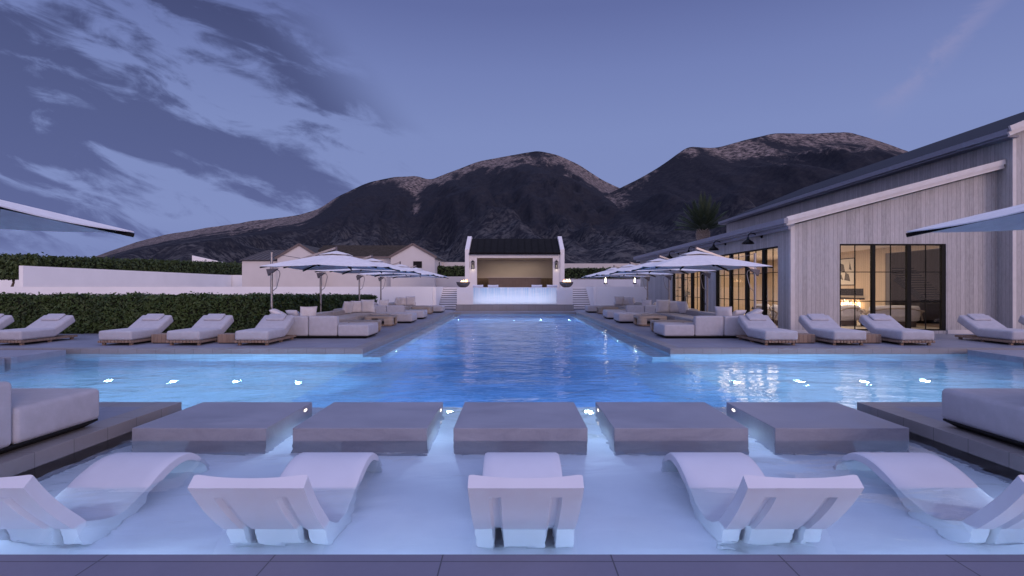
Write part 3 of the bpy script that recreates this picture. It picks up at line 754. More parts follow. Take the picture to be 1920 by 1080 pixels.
def lounge_group(s, y0, which, side):
    """s: -1 left, 1 right; y0: front line of the group"""
    nm = '%s lounge, %s deck' % (which, side)
    root = empty('sectional_sofa', (s*6.2, y0+4.2, Z))
    tag(root, 'pale U-shaped sectional sofa of the '+nm, 'sofa', 'sectional sofas along the long pool')
    # near row, backs to the viewer
    seat(root, s*4.42, s*5.34, y0, y0+1.30)
    back(root, s*5.36, s*6.22, y0+.02, y0+.26); seat(root, s*5.36, s*6.22, y0+.28, y0+1.28)
    back(root, s*6.24, s*7.12, y0+.02, y0+.26); seat(root, s*6.24, s*7.12, y0+.28, y0+1.28)
    plinth(root, s*4.42, s*7.12, y0+.01, y0+1.28)
    # long side row
    yy = [y0+1.3, y0+3.3, y0+5.35, y0+7.35]
    for a, c in zip(yy, yy[1:]):
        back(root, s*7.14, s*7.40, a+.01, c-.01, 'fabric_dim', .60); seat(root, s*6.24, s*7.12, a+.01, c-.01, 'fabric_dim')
    plinth(root, s*6.24, s*7.40, y0+1.3, y0+7.3)
    # far row, facing the viewer
    yr = y0+7.38
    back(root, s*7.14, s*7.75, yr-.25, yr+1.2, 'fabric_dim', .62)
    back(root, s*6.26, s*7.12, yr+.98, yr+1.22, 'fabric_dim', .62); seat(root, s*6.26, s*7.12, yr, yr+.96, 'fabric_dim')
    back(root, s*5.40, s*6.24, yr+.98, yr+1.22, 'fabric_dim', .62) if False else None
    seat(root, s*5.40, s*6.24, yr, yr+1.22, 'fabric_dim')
    seat(root, s*4.42, s*5.38, yr-.05, yr+1.25)
    plinth(root, s*4.42, s*7.7, yr, yr+1.22)
    g = 'white cushions on the %s' % nm
    zs = Z+.425
    cushion(s*6.62, y0+1.05, zs-.02, s*R(-40), R(14), 'upright cushion nearest the pool, near end of the '+nm, g, 1.05)
    cushion(s*7.0, y0+1.5, zs+.02, s*R(30), R(48), 'slumped middle cushion, near end of the '+nm, g)
    cushion(s*7.18, y0+.8, zs+.16, s*R(80), R(62), 'cushion flopped on the backrest, near end of the '+nm, g)
    cushion(s*7.15, yr-.35, zs, s*R(-62), R(18), 'cushion tilted at the outer corner, far end of the '+nm, g, 1.08)
    cushion(s*6.98, yr+.62, zs, s*R(-30), R(12), 'cushion half hidden by its neighbour, far end of the '+nm, g, 1.05)
    cushion(s*6.48, yr+.66, zs, s*R(-4), R(12), 'cushion squarely facing the viewer, far end of the '+nm, g, 1.15)
    coffee_table(s*5.25, y0+2.35, 1.15, 1.2, 'wooden coffee table just past the near sofa row, '+nm)
    coffee_table(s*5.42, y0+5.95, 1.15, 1.15, 'wooden coffee table before the far sofa row, '+nm)
for s, side in ((-1, 'left'), (1, 'right')):
    lounge_group(s, 17.0, 'nearer', side); lounge_group(s, 27.4, 'farther', side)
# sofas on the near side decks
for s, side in ((-1, 'left'), (1, 'right')):
    root = empty('daybed_sofa', (s*5.6, 5.2, Z)); tag(root, 'pale low sofa on the near %s deck beside the pool shelf' % side, 'sofa', 'sofas on the near side decks')
    for x0, x1 in ((4.62, 5.62), (5.64, 6.64)):
        seat(root, s*x0, s*x1, 5.20, 6.27); back(root, s*x0, s*x1, 4.28, 5.18)
        pt = [(s*(x0+.03), 5.23), (s*(x1-.03), 5.23), (s*(x1-.03), 6.24), (s*(x0+.03), 6.24), (s*(x0+.03), 5.23)]
        q = MB(); q.tube([(a, c, Z+.395) for a, c in pt], .006, 6); q.build('piping', 'fabric_dim', root)
    plinth(root, s*4.62, s*6.64, 4.28, 6.27)

# ------------------------------------------------------------------ cantilever umbrellas
def umbrella():
    """pole at the origin, canopy towards +x"""
    root = empty('cantilever_umbrella', world=False)
    cx_, cy_ = 2.02, .2; hw = 1.72; zh = 2.163; za = 2.66
    MB().tube([(0, 0, .02), (0, 0, 2.66)], .04, 14).build('pole', 'steel', root, True)
    MB().rbox(-.35, .35, -.35, .35, 0, .05, .02, 0, 2, 1).build('base', 'grey_metal', root, True)
    # bracket
    q = MB(); q.prism([(-.16, 2.12), (.22, 2.14), (.06, 2.02), (-.10, 1.90)], 'y', -.05, .05); q.build('bracket', 'grey_metal', root, bevel=.006)
    # boom over the canopy, hub hook
    q = MB(); q.bar((-.05, 0, 2.13), (2.02, .2, 2.82), .036, .060); q.build('boom', 'steel', root)
    q = MB(); q.tube([(0, 0, 2.645), (.25, .02, 2.58), (.93, .09, 2.47)], .010, 6); q.build('tie_rod', 'grey_metal', root)
    MB().tube([(2.02, .2, 2.86), (2.02, .2, 2.60)], .035, 10).build('hub', 'grey_metal', root, True)
    q = MB(); q.tube([(.14, 0, 2.11), (.24, 0, 2.07), (.27, 0, 1.97), (.22, 0, 1.75), (.16, 0, 1.52), (.02, 0, 1.40)], .014, 8); q.build('crank_strut', 'steel', root, True)
    MB().tube([(.03, 0, .83), (.03, -.12, .83), (.03, -.12, .90)], .012, 8).build('crank_handle', 'black', root, True)
    # canopy: eight panels, sagging between the ribs, with a small thickness
    tips = []
    for k in range(8):
        a = [( -1, -1), (0, -1), (1, -1), (1, 0), (1, 1), (0, 1), (-1, 1), (-1, 0)][k]
        tips.append(Vector((cx_+a[0]*hw, cy_+a[1]*hw, zh+(0 if a[0] and a[1] else .055))))
    top = Vector((cx_, cy_, za)); n1, n2 = 10, 8
    V = []; Fc = []
    for k in range(8):
        A, B = tips[k], tips[(k+1) % 8]; base = len(V)
        for i in range(n1+1):
            t = i/n1
            for j in range(n2+1):
                u = j/n2; p = top.lerp(A.lerp(B, u), t)
                sag = 4*u*(1-u)
                p.z -= .020*sag*t; p.z += .008*math.sin(math.pi*t)
                c = Vector((cx_, cy_, p.z)); p = p.lerp(c, .022*sag*t)
                V.append(p)
        for i in range(n1):
            for j in range(n2):
                a = base+i*(n2+1)+j; Fc.append((a, a+n2+1, a+n2+2, a+1))
    m_ = len(V); V += [p-Vector((0, 0, .012)) for p in V]; Fc += [tuple(reversed([i+m_ for i in f])) for f in Fc]
    # rim
    for k in range(8):
        base = k*(n1+1)*(n2+1)+n1*(n2+1)
        for j in range(n2): a = base+j; Fc.append((a, a+m_, a+1+m_, a+1))
    can = MB().add(V, Fc).build('canopy', 'canvas', root, True, 50)
    # vent cap
    V = []; Fc = []; vt = Vector((cx_, cy_, za+.065)); hv = .42
    for k in range(8):
        a = [(-1, -1), (0, -1), (1, -1), (1, 0), (1, 1), (0, 1), (-1, 1), (-1, 0)][k]
        for t in (0.25, .6, 1):
            V.append(vt.lerp(Vector((cx_+a[0]*hv, cy_+a[1]*hv, za-.075+(0 if a[0] and a[1] else .03))), t))
    V.append(vt); m_ = len(V); V += [p-Vector((0, 0, .012)) for p in V]
    for k in range(8):
        a, c = k*3, ((k+1) % 8)*3
        for o_ in (0, m_):
            fs = [(24+o_, a+o_, c+o_), (a+o_, a+1+o_, c+1+o_, c+o_), (a+1+o_, a+2+o_, c+2+o_, c+1+o_)]
            Fc += fs if o_ == 0 else [tuple(reversed(f)) for f in fs]
        Fc.append((a+2, a+2+m_, c+2+m_, c+2))
    MB().add(V, Fc).build('vent_cap', 'canvas', can, True, 50)
    for k in range(8):
        A = tips[k]; q = MB(); p0 = top-Vector((0, 0, .08))
        q.bar(p0, A-Vector((0, 0, .045))-(A-top)*.0, .032, .045); q.build('rib', 'black', root)
    return root
um = umbrella(); used = [0]
UY = [(18.3, 'first'), (22.95, 'second'), (28.7, 'third'), (33.35, 'fourth')]
for s, side in ((-1, 'left'), (1, 'right')):
    for y, d in UY:
        o = place(um, used, (s*7.86, y+(0 if s < 0 else .4), Z), 0 if s < 0 else math.pi)
        tag(o, 'white cantilever umbrella over the %s deck sofas, %s in line from the viewer' % (side, d), 'umbrella', 'white cantilever umbrellas along the pool')
    o = place(um, used, (s*8.18, 4.62+(0 if s < 0 else .4), Z), 0 if s < 0 else math.pi)
    tag(o, 'near white umbrella tip reaching in from the %s edge of the photo' % side, 'umbrella', 'umbrellas over the near decks')

# ------------------------------------------------------------------ foliage
def leaves(pts, nrm, size, jit=.5, per=None):
    """diamond leaves at pts facing roughly nrm"""
    n = len(pts); nr = nrm+rng.normal(0, jit, (n, 3)); nr /= np.linalg.norm(nr, axis=1)[:, None]+1e-9
    a = rng.normal(0, 1, (n, 3)); a -= (a*nr).sum(1)[:, None]*nr; a /= np.linalg.norm(a, axis=1)[:, None]+1e-9
    c = np.cross(nr, a); s = size*rng.uniform(.6, 1.25, n)[:, None]
    p0 = pts-a*s; p2 = pts+a*s; p1 = pts+c*s*.48+nr*s*.12; p3 = pts-c*s*.48+nr*s*.12
    V = np.stack([p0, p1, p2, p3], 1).reshape(-1, 3)
    Fc = np.arange(4*n).reshape(n, 4)
    return V, Fc
def hedge_mesh(name, a, c, thick, z0, zt0, zt1, dens, size, mat, parent=None, rough=.05, sides=(1, 1, 1, 1)):
    """hedge from a to c (xy), thickness to the left of a->c"""
    a = np.array(a, float); c = np.array(c, float); d = c-a; Ln = np.linalg.norm(d); d /= Ln; nr = np.array((d[1], -d[0]))   # right side = front
    P = []; Nn = []
    def surf(n, fn, nv):
        n = int(n)
        if n <= 0: return
        u, v = rng.random(n), rng.random(n); P.append(fn(u, v)); Nn.append(np.tile(nv, (n, 1)))
    def zt(u): return zt0+(zt1-zt0)*u
    bulge = lambda u, v: .05*np.sin(u*Ln*2.1)*np.cos(v*4.2+u*Ln*1.3)
    def frontf(u, v):
        xy = a+np.outer(u*Ln, d); k = (rng.normal(0, rough, len(u))+bulge(u, v)); xy = xy+k[:, None]*nr
        return np.column_stack([xy, z0+v*(zt(u)-z0)])
    def backf(u, v):
        q = frontf(u, v); q[:, :2] -= nr*thick; return q
    def topf(u, v):
        xy = a+np.outer(u*Ln, d)-np.outer(v*thick, nr); return np.column_stack([xy, zt(u)-.02+rng.normal(0, rough*.75, len(u))+.022*np.sin(u*Ln*3.)+.02*np.sin(u*Ln*7.7+1.)])
    def endf(e):
        def f(u, v):
            xy = np.tile(a+d*Ln*e, (len(u), 1))-np.outer(u*thick, nr)+np.outer(rng.normal(0, rough, len(u)), d); return np.column_stack([xy, z0+v*(zt(e)-z0)])
        return f
    h = (zt0+zt1)/2-z0
    if sides[0]: surf(Ln*h*dens, frontf, (nr[0], nr[1], .25))
    if sides[1]: surf(Ln*thick*dens, topf, (0, 0, 1))
    if sides[2]: surf(thick*h*dens, endf(0), (-d[0], -d[1], .2)); surf(thick*h*dens, endf(1), (d[0], d[1], .2))
    if sides[3]: surf(Ln*h*dens*.25, backf, (-nr[0], -nr[1], .2))
    V, Fc = leaves(np.concatenate(P), np.concatenate(Nn), size, .55)
    b = MB(); b.v = V.tolist(); b.f = [tuple(q) for q in Fc.tolist()]
    o = b.build(name, mat, parent)
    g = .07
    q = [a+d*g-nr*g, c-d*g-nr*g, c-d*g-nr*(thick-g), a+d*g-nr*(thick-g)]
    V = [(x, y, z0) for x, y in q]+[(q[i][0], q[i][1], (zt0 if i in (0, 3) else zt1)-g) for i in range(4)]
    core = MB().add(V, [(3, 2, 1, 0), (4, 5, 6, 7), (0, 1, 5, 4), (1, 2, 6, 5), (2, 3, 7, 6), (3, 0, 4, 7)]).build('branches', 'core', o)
    return o
ztop = lambda y: 1.65-15.2*y/F
h1 = hedge_mesh('hedge', (-26, 18.85), (-8.25, 18.85), .9, Z, 1.385, 1.385, 620, .062, 'leaf')
tag(h1, 'long clipped green hedge behind the left row of sun loungers', 'hedge')
h2 = hedge_mesh('hedge', (-8.25, 19.76), (-8.25, 33.8), .9, Z, ztop(19.7), ztop(33.8), 420, .066, 'leaf')
tag(h2, 'clipped green hedge running back behind the left sofas and umbrella poles', 'hedge')

# ------------------------------------------------------------------ upper terrace, stairs, plinth, raised pool
TZ = 1.72
b = MB()
for s in (-1, 1):
    b.box(s*5.62, s*95, 38.85, 39.15, -.5, TZ)
o = b  # terrace walls: one per side
for s, nm in ((-1, 'left'), (1, 'right')):
    x1 = 95 if s < 0 else 95
    w = MB().box(s*5.62, s*x1, 38.85, 39.1, -.5, TZ+.02).build('terrace_wall', 'white_wall'); tag(w, 'long white retaining wall of the upper terrace, %s of the stairs' % nm, 'wall')
    w2 = MB().box(s*5.62, s*5.42, 39.11, 43.2, -.5, TZ+.02).build('stair_wall', 'white_wall'); tag(w2, 'white side wall of the %s garden stairs' % nm, 'wall', 'stair side walls')
b = MB()
for s in (-1, 1): b.box(s*5.62, s*95, 39.1, 130, -.5, TZ-.03)
b.box(-5.62, 5.62, 43.3, 130, -.5, TZ-.03)
struct(b.build('upper_terrace', 'terrace'))
for s, nm in ((-1, 'left'), (1, 'right')):
    root = empty('garden_stairs', (s*4.6, 41.5, Z)); tag(root, 'white garden stairs %s of the raised pool, up to the terrace' % nm, 'stairs', 'stairs beside the raised pool')
    n = 10; rise = (TZ-.03-Z)/n
    for i in range(n):
        y = 40.1+i*.33
        MB().box(s*3.80, s*5.415, y+.10, 43.35, Z+i*rise+(.001 if i else 0), Z+(i+1)*rise-.105).build('riser', 'conc_dark', root)  # dark riser colour paints in the shade under each tread nosing
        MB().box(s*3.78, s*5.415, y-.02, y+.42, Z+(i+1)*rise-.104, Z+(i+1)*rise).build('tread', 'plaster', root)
rp = empty('raised_pool', (0, 37.3, Z)); tag(rp, 'raised pool with a glowing glass front between white piers', 'raised pool')
MB().box(-3.87, 3.87, 37.26, 38.2, Z-.3, .566).build('plinth', 'coping', rp, bevel=.01)
for s in (-1, 1): MB().box(s*2.74, s*3.80, 37.30, 43.3, .566, 1.69).build('pier', 'plaster', rp, bevel=.01)
up = MB()
up.box(-2.74, 2.74, 38.9, 43.3, .566, 1.05)      # shelf and its bright riser
up.box(-2.74, 2.74, 37.45, 38.9, .50, .60)
up.box(-2.74, 2.74, 42.2, 43.3, 1.05, 1.69)
up.build('basin', 'pool_pale', rp)
MB().box(-2.735, 2.735, 37.32, 37.38, .60, 1.692).build('glass_front', 'opal', rp)
MB().add([(-2.735, 37.385, 1.675), (2.735, 37.385, 1.675), (2.735, 42.2, 1.675), (-2.735, 42.2, 1.675)], [(0, 1, 2, 3)]).build('water', 'water_up', rp)
alight('raised_pool_glow', (0, 38.35, .75), (.95, .94, 1.), 17, 5.2, .3, (R(-112), 0, 0))
MB().box(-2.76, 2.76, 37.295, 37.318, 1.672, 1.70).build('overflow_lip', 'pillow', rp)

# fire bowls on the piers
def flame_mesh(cx_, cy_, z, w, d, h, n=9, seed=1):
    r = random.Random(seed); b = MB()
    for i in range(n):
        x = cx_+(-.5+(i+.5)/n+r.uniform(-.03, .03))*w; y = cy_+r.uniform(-.5, .5)*d; hh = h*r.uniform(.45, 1.); rad = w/n*r.uniform(.5, .8)
        sx = r.uniform(-.3, .3)*rad*2
        prof = [(0., .35), (.18, .9), (.38, 1.), (.58, .6), (.8, .28), (1., .03)]
        b.tube([(x+sx*math.sin(3*t), y, z+hh*t) for t, _ in prof], [rad*k for _, k in prof], 7)
    return b
for s, nm in ((-1, 'left'), (1, 'right')):
    cx_ = s*3.43
    root = empty('fire_bowl', (cx_, 37.85, 1.69)); tag(root, 'dark round fire bowl with flames on the %s pier of the raised pool' % nm, 'fire bowl', 'fire bowls on the piers')
    prof = [(.0, 0), (.16, .0), (.28, .05), (.39, .15), (.445, .27), (.46, .36), (.43, .36), (.41, .27), (.34, .27), (0, .27)]
    MB().lathe(prof, (cx_, 37.85, 1.69), 36).build('bowl', 'conc_dark', root, True, 40)
    flame_mesh(cx_+.03, 37.85, 1.96, .50, .18, .34, 8, 3+s).build('flame', 'flame', root, True)
    plight('fire_glow', (cx_, 37.85, 2.25), (1., .55, .25), 6, .0)

# ------------------------------------------------------------------ pavilion
PY = 48.
pv = empty('pool_pavilion', (0.03, PY, TZ)); tag(pv, 'white open pavilion with a black seamed gable roof behind the raised pool', 'pavilion')
xl, xr = uat(880, PY), uat(1050.3, PY)          # inner faces of the parapet walls
ol, orr = uat(872, PY), uat(1058, PY)
ew = .1
zf = zat(468, PY); zr = zat(443.5, PY+2.9); zb = 1.6
prof = [(PY-.15, zb), (PY+5.95, zb), (PY+5.95, zf), (PY+3.15, zr), (PY+2.65, zr), (PY-.15, zf)]
for a, c in ((ol, xl), (xr, orr)):
    MB().prism(prof, 'x', a, c).build('parapet_wall', 'plaster', pv, bevel=.01)
ze, zrr = zat(474, PY), zat(447.5, PY+2.9)
MB().prism([(PY-.25, ze-.09), (PY-.25, ze), (PY+2.9, zrr), (PY+6.05, ze), (PY+6.05, ze-.09), (PY+2.9, zrr-.09)], 'x', xl+.002, xr-.002).build('roof', 'metal_roof', pv)
q = MB()
nse = 13
for i in range(1, nse):
    x = xl+(xr-xl)*i/nse
    for sgn in (-1, 1):
        yb = PY+2.9+sgn*3.15
        q.bar((x, yb, ze+.02), (x, PY+2.9, zrr+.02), .035, .05)
q.build('roof_seam', 'metal_roof', pv)
MB().box(xl, xr, PY-.30, PY-.21, ze-.16, ze-.0).build('gutter', 'metal_roof', pv)
yw0 = PY
ox0, ox1 = uat(894, PY), uat(1036.6, PY); zo = zat(483.4, PY)
q = MB(); q.box(xl, ox0, yw0, yw0+.35, zb, ze-.10); q.box(ox1, xr, yw0, yw0+.35, zb, ze-.10); q.box(ox0, ox1, yw0, yw0+.35, zo, ze-.10)
q.build('wall', 'plaster', pv)
MB().box(xl, xr, PY+4.6, PY+4.8, zb, ze).build('rear_wall', 'inner_wall', pv)
MB().box(xl, xr, PY+.36, PY+4.6, zo+.05, zo+.12).build('ceiling', 'inner_wall', pv)
# kitchen counter
q = MB(); q.box(uat(916, PY+2), uat(1014, PY+2), PY+2, PY+2.7, zb, zat(521, PY+2)); q.build('counter', 'counter', pv)
q = MB(); q.box(uat(912, PY+2), uat(1018, PY+2), PY+1.9, PY+2.75, zat(521, PY+2)+.002, zat(519.4, PY+2)); q.build('counter_top', 'inner_wall', pv)
MB().box(xl+.01, xr-.01, PY+3.9, PY+4.59, zb, zat(521.5, PY+3.9)).build('cabinet', M['dark_clad'], pv)
alight('pavilion_ceiling_light', (0.1, PY+2.6, zo-.02), (1., .84, .66), 42, 4.5, 2.2)
lan = empty('wall_lantern', world=False)
q = MB()
for sx in (-1, 1):
    for sy in (-1, 1): q.box(sx*.12-.012, sx*.12+.012, -.15+sy*.11-.012, -.15+sy*.11+.012, 0, .56)
q.box(-.135, .135, -.285, -.015, -.03, .0); q.box(-.135, .135, -.285, -.015, .56, .60); q.box(-.07, .07, -.22, -.08, .60, .66); q.box(-.05, .05, -.03, 0, .1, .5)
q.tube([(0, -.15, .66), (0, -.15, .74), (0, -.02, .74)], .012, 8)
q.build('cage', 'black', lan); MB().box(-.105, .105, -.255, -.045, .005, .555).build('pane', 'glass', lan)
MB().lathe([(0, .10), (.028, .12), (.034, .2), (.02, .27), (0, .28)], (0, -.15, 0), 12).build('bulb', 'bulb', lan, True)
used = [0]
for px, nm in ((886.5, 'left'), (1043.5, 'right')):
    o = place(lan, used, (uat(px, PY-.2), PY-.005, zat(503.5, PY))); tag(o, 'black box lantern on the %s pillar of the pavilion' % nm, 'wall lantern', 'lanterns on the pavilion front')
    l = plight('lantern_glow', (uat(px, PY-.2), PY-.16, zat(503.5, PY)-.10), (1., .86, .7), .8, .03)

# ------------------------------------------------------------------ left guest building
BY = 60.; gb = empty('guest_house', (uat(640, BY), BY, TZ)); tag(gb, 'low cream guest house with two gables and dark tiled roof left of the pavilion', 'house')
zb = 1.66
def gx(px, Y=BY): return uat(px, Y)
q = MB()
z_e = zat(480, BY)
# gabled wings
def wing(x0, x1, xa, za, zl, zr_, y0, y1, q):
    q.prism([(x0, zb), (x1, zb), (x1, zr_), (xa, za), (x0, zl)], 'y', y0, y1)
wing(gx(520), gx(599), gx(561), zat(460, BY), zat(484, BY), zat(484, BY), BY, BY+10, q)
wing(gx(732.5), gx(815), gx(774), zat(459.5, BY), zat(482, BY), zat(482, BY), BY, BY+10.2, q)
q.box(gx(599), gx(732.5), BY+1.2, BY+9, zb, zat(482.5, BY))
q.box(gx(449.5), gx(520), BY+.5, BY+8, zb, zat(489.5, BY))
q.build('wall', 'plaster_warm', gb)
def roofpair(x0, x1, xa, za, ze_, y0, y1, name, mat, th=.14):
    MB().prism([(x0, ze_), (xa, za), (x1, ze_), (x1, ze_+th), (xa, za+th*1.15), (x0, ze_+th)], 'y', y0, y1).build(name, mat, gb)
roofpair(gx(516), gx(604), gx(561), zat(460, BY)+.005, zat(484, BY)-.12, BY-.02, BY+10.1, 'roof', 'tile_roof')
roofpair(gx(728.5), gx(819), gx(774), zat(459.5, BY)+.005, zat(482, BY)-.14, BY-.02, BY+10.3, 'roof', 'tile_roof')
def barge(x0, x1, xa, za, ze_):
    q = MB(); q.bar((x0, BY-.07, ze_+.08), (xa, BY-.07, za+.10), .09, .24); q.bar((xa, BY-.07, za+.10), (x1, BY-.07, ze_+.08), .09, .24); q.build('bargeboard', 'bargeboard', gb)
barge(gx(516), gx(604), gx(561), zat(460, BY), zat(484, BY)-.12)
barge(gx(728.5), gx(819), gx(774), zat(459.5, BY), zat(482, BY)-.14)
# long tiled roof between the wings, with modelled courses
yr0, yr1 = BY+1.0, BY+5.2; zr0, zr1 = zat(481, BY)+.03, zat(462, BY+5)
q = MB(); V = []; Fc = []
nx, ny = 180, 22; x0, x1 = gx(575), gx(758)
for j in range(ny+1):
    t = j/ny
    for dz_ in ((0.05, 0) if 0 < j < ny else (.05,) if j == 0 else (0,)):
        for i in range(nx+1):
            x = x0+(x1-x0)*i/nx; V.append((x, yr0+(yr1-yr0)*t, zr0+(zr1-zr0)*t+.035*abs(math.sin(i*math.pi/3))+(0.0 if dz_ else .055)))
rows = len(V)//(nx+1)
for j in range(rows-1):
    for i in range(nx): a = j*(nx+1)+i; Fc.append((a, a+1, a+nx+2, a+nx+1))
q.add(V, Fc); q.add([(x0, yr1, zr1+.05), (x1, yr1, zr1+.05), (x1, BY+9.2, zr0), (x0, BY+9.2, zr0)], [(0, 1, 2, 3)])
q.bar((x0, yr1, zr1+.07), (x1, yr1, zr1+.07), .2, .12)
q.build('roof', 'tile_roof', gb)
MB().box(gx(604), gx(728), yr0-.08, yr0-.0, zr0-.16, zr0+.03).build('gutter', 'bargeboard', gb)
# left low wing roof with standing seams
a = [(gx(446), BY+.3, zat(488.5, BY)), (gx(518), BY+.3, zat(488.5, BY)), (gx(518), BY+4.2, zat(470, BY+4)), (gx(468), BY+4.2, zat(470, BY+4))]
q = MB(); q.add(a+[(x, y, z+.08) for x, y, z in a], [(3, 2, 1, 0), (4, 5, 6, 7), (0, 1, 5, 4), (1, 2, 6, 5), (2, 3, 7, 6), (3, 0, 4, 7)])
q.add([a[3], a[2], (gx(518), BY+8.3, zat(488.5, BY)), (gx(446), BY+8.3, zat(488.5, BY))], [(0, 1, 2, 3)])
q.add([a[0], a[3], (gx(446), BY+8.3, zat(488.5, BY))], [(0, 1, 2)])
for i in range(7):
    t = (i+.5)/7; p0 = Vector(a[0]).lerp(Vector(a[1]), t); p1 = Vector(a[3]).lerp(Vector(a[2]), t); q.bar(p0+Vector((0, 0, .10)), p1+Vector((0, 0, .10)), .05, .06)
q.build('roof', 'seam_roof', gb)
# window in the right gable + slots on its side wall
wx0, wx1 = gx(775), gx(791); wz0, wz1 = zat(502.5, BY), zat(490, BY)
wn_ = MB(); t_ = .06
for bx in ((wx0, wx1, wz1-t_, wz1), (wx0, wx1, wz0, wz0+t_), (wx0, wx0+t_, wz0+t_, wz1-t_), (wx1-t_, wx1, wz0+t_, wz1-t_), ((wx0+wx1)/2-.02, (wx0+wx1)/2+.02, wz0+t_, wz1-t_)):
    wn_.box(bx[0], bx[1], BY-.05, BY+.0, bx[2], bx[3])
wf = wn_.build('window', 'black', gb); MB().box(wx0+t_, wx1-t_, BY-.02, BY-.004, wz0+t_, wz1-t_).build('pane', simple('dark_window_glass', (.006, .006, .009), .3, .1, 2, spec=.15), wf)
for y0 in (BY+3.3, BY+7.3):
    MB().box(gx(815)-.0, gx(815)+.05, y0, y0+.5, zat(512, 65)-.6, zat(493, 65)).build('window', 'black', gb)
# far-left garden wall running back, hedge trees behind it
wl = MB(); wl.box(-36.6, -36.3, 42, 73, 1.6, 3.3); wl.tube
w = wl.build('garden_wall', 'white_wall'); tag(w, 'long white garden wall running back towards the guest house', 'wall')
w = MB().box(-36.6, gx(449), 73.2, 73.5, 1.6, 3.32).build('garden_wall', 'white_wall'); tag(w, 'white wall closing the gap beside the guest house', 'wall')
h3 = hedge_mesh('tree_hedge', (-39.2, 46), (-37.2, 80), 2.0, 2.4, 4.1, 4.95, 90, .17, 'leaf_far', rough=.16)
tag(h3, 'tall leafy hedge rising behind the white garden wall at the far left', 'hedge')
h4 = hedge_mesh('tree_hedge', (-52, 46), (-39.4, 46), 2.0, 2.35, 4.1, 4.15, 120, .16, 'leaf_far', rough=.18)
tag(h4, 'leafy tree hedge on bare trunks at the left edge of the photo', 'hedge')
q = MB()
for i, x in enumerate((-51, -48.8, -46.9, -44.6, -42.9, -41.2, -39.9)):
    q = MB(); q.tube([(x, 46.6, 1.66), (x+.08, 46.7, 2.1), (x-.05+.15*math.sin(i), 46.8, 2.9)], [.10, .08, .05], 8); q.tube([(x+.05, 46.65, 1.9), (x+.3, 46.7, 2.8)], [.06, .04], 6); q.build('trunk', 'bark', h4, True)
w = MB().prism([(gx(360, 82), 1.6), (gx(452, 82), 1.6), (gx(452, 82), zat(499, 82)), (gx(360, 82), zat(479, 82))], 'y', 82, 82.3).build('garden_wall', 'white_wall'); tag(w, 'sloping white wall top showing above the hedge left of the guest house', 'wall')
w = MB().box(-95, -51, 62, 62.3, 1.6, zat(485, 62)).build('garden_wall', 'white_wall'); tag(w, 'white wall glimpsed through the trees at the left edge', 'wall')
# walls and hedges behind the pavilion
w = MB().box(-14, -3.9, 66, 66.3, 1.6, zat(491.5, 66)).build('garden_wall', 'plaster_warm'); tag(w, 'white wall behind the hedge, left of the pavilion', 'wall')
w = MB().box(4.6, 40, 66, 66.3, 1.6, zat(494, 66)).build('garden_wall', 'plaster_warm'); tag(w, 'pinkish white wall above the hedge, right of the pavilion', 'wall')
h5 = hedge_mesh('hedge', (-13, 62), (-3.2, 62), 1.2, 2.9, zat(500, 62), zat(500, 62), 70, .15, 'leaf_far', rough=.08); tag(h5, 'short dark hedge between the guest house and the pavilion', 'hedge')
h6 = hedge_mesh('hedge', (3.9, 62), (20, 62), 1.2, 2.7, zat(504, 62), zat(503, 62), 70, .15, 'leaf_far', rough=.08); tag(h6, 'dark hedge right of the pavilion behind the terrace', 'hedge')
w = MB().box(-13, -3.0, 61.0, 61.3, 1.6, zat(518.5, 61)).build('garden_wall', 'plaster_warm'); tag(w, 'low white wall in front of the hedge, left of the pavilion', 'wall')
w = MB().box(3.0, 22, 58.0, 58.3, 1.6, zat(524, 58)).build('garden_wall', 'plaster'); tag(w, 'low white terrace wall in front of the grasses, right of the pavilion', 'wall')
# dry grasses
gp = []; gf = []
for i in range(900):
    x = rng.uniform(3.6, 20); y = rng.uniform(58.5, 59.6); z0 = 2.2; h = rng.uniform(.25, .55); lx = rng.normal(0, .12); w_ = .03
    n = len(gp); gp += [(x-w_, y, z0), (x+w_, y, z0), (x+lx, y+rng.normal(0, .08), z0+h)]; gf.append((n, n+1, n+2))
q = MB(); q.v = gp; q.f = gf; g = q.build('dry_grass', 'grass'); g['kind'] = 'stuff'; g['label'] = 'dry brown grasses fringing the low terrace wall'; g['category'] = 'grass'
MB().box(3.6, 22, 58.35, 61.9, 1.6, 2.25).build('planting_bed', 'ground')['kind'] = 'structure'
# small lanterns on the right terrace
fl = empty('glass_lantern', world=False)
MB().lathe([(0, .02), (.14, .02), (.16, .05), (.13, .08), (.13, .10)], n=18).build('foot', 'grey_metal', fl, True)
MB().lathe([(.13, .10), (.14, .60), (.135, .60), (.125, .10)], n=18).build('chimney', 'glass', fl, True)
MB().lathe([(0, .12), (.03, .13), (.045, .25), (.03, .40), (0, .52)], n=10).build('candle', 'candle', fl, True)
MB().lathe([(.145, .60), (.05, .66), (0, .67)], n=18).build('cap', 'grey_metal', fl, True)
used = [0]
for px, nm in ((1135.3, 'nearer the stairs'), (1190, 'nearer the house')):
    o = place(fl, used, (uat(px, 42), 42, zat(533, 42))); tag(o, 'glass lantern with a candle on the right terrace, %s' % nm, 'lantern', 'candle lanterns on the terrace')
    w = MB().box(uat(px+1, 42)-.05, uat(px+8, 42), 41.85, 42.15, 1.69, zat(532.8, 42)).build('lantern_block', 'plaster'); tag(w, 'small white block beside the terrace lantern, %s' % nm, 'block', 'white blocks by the lanterns')

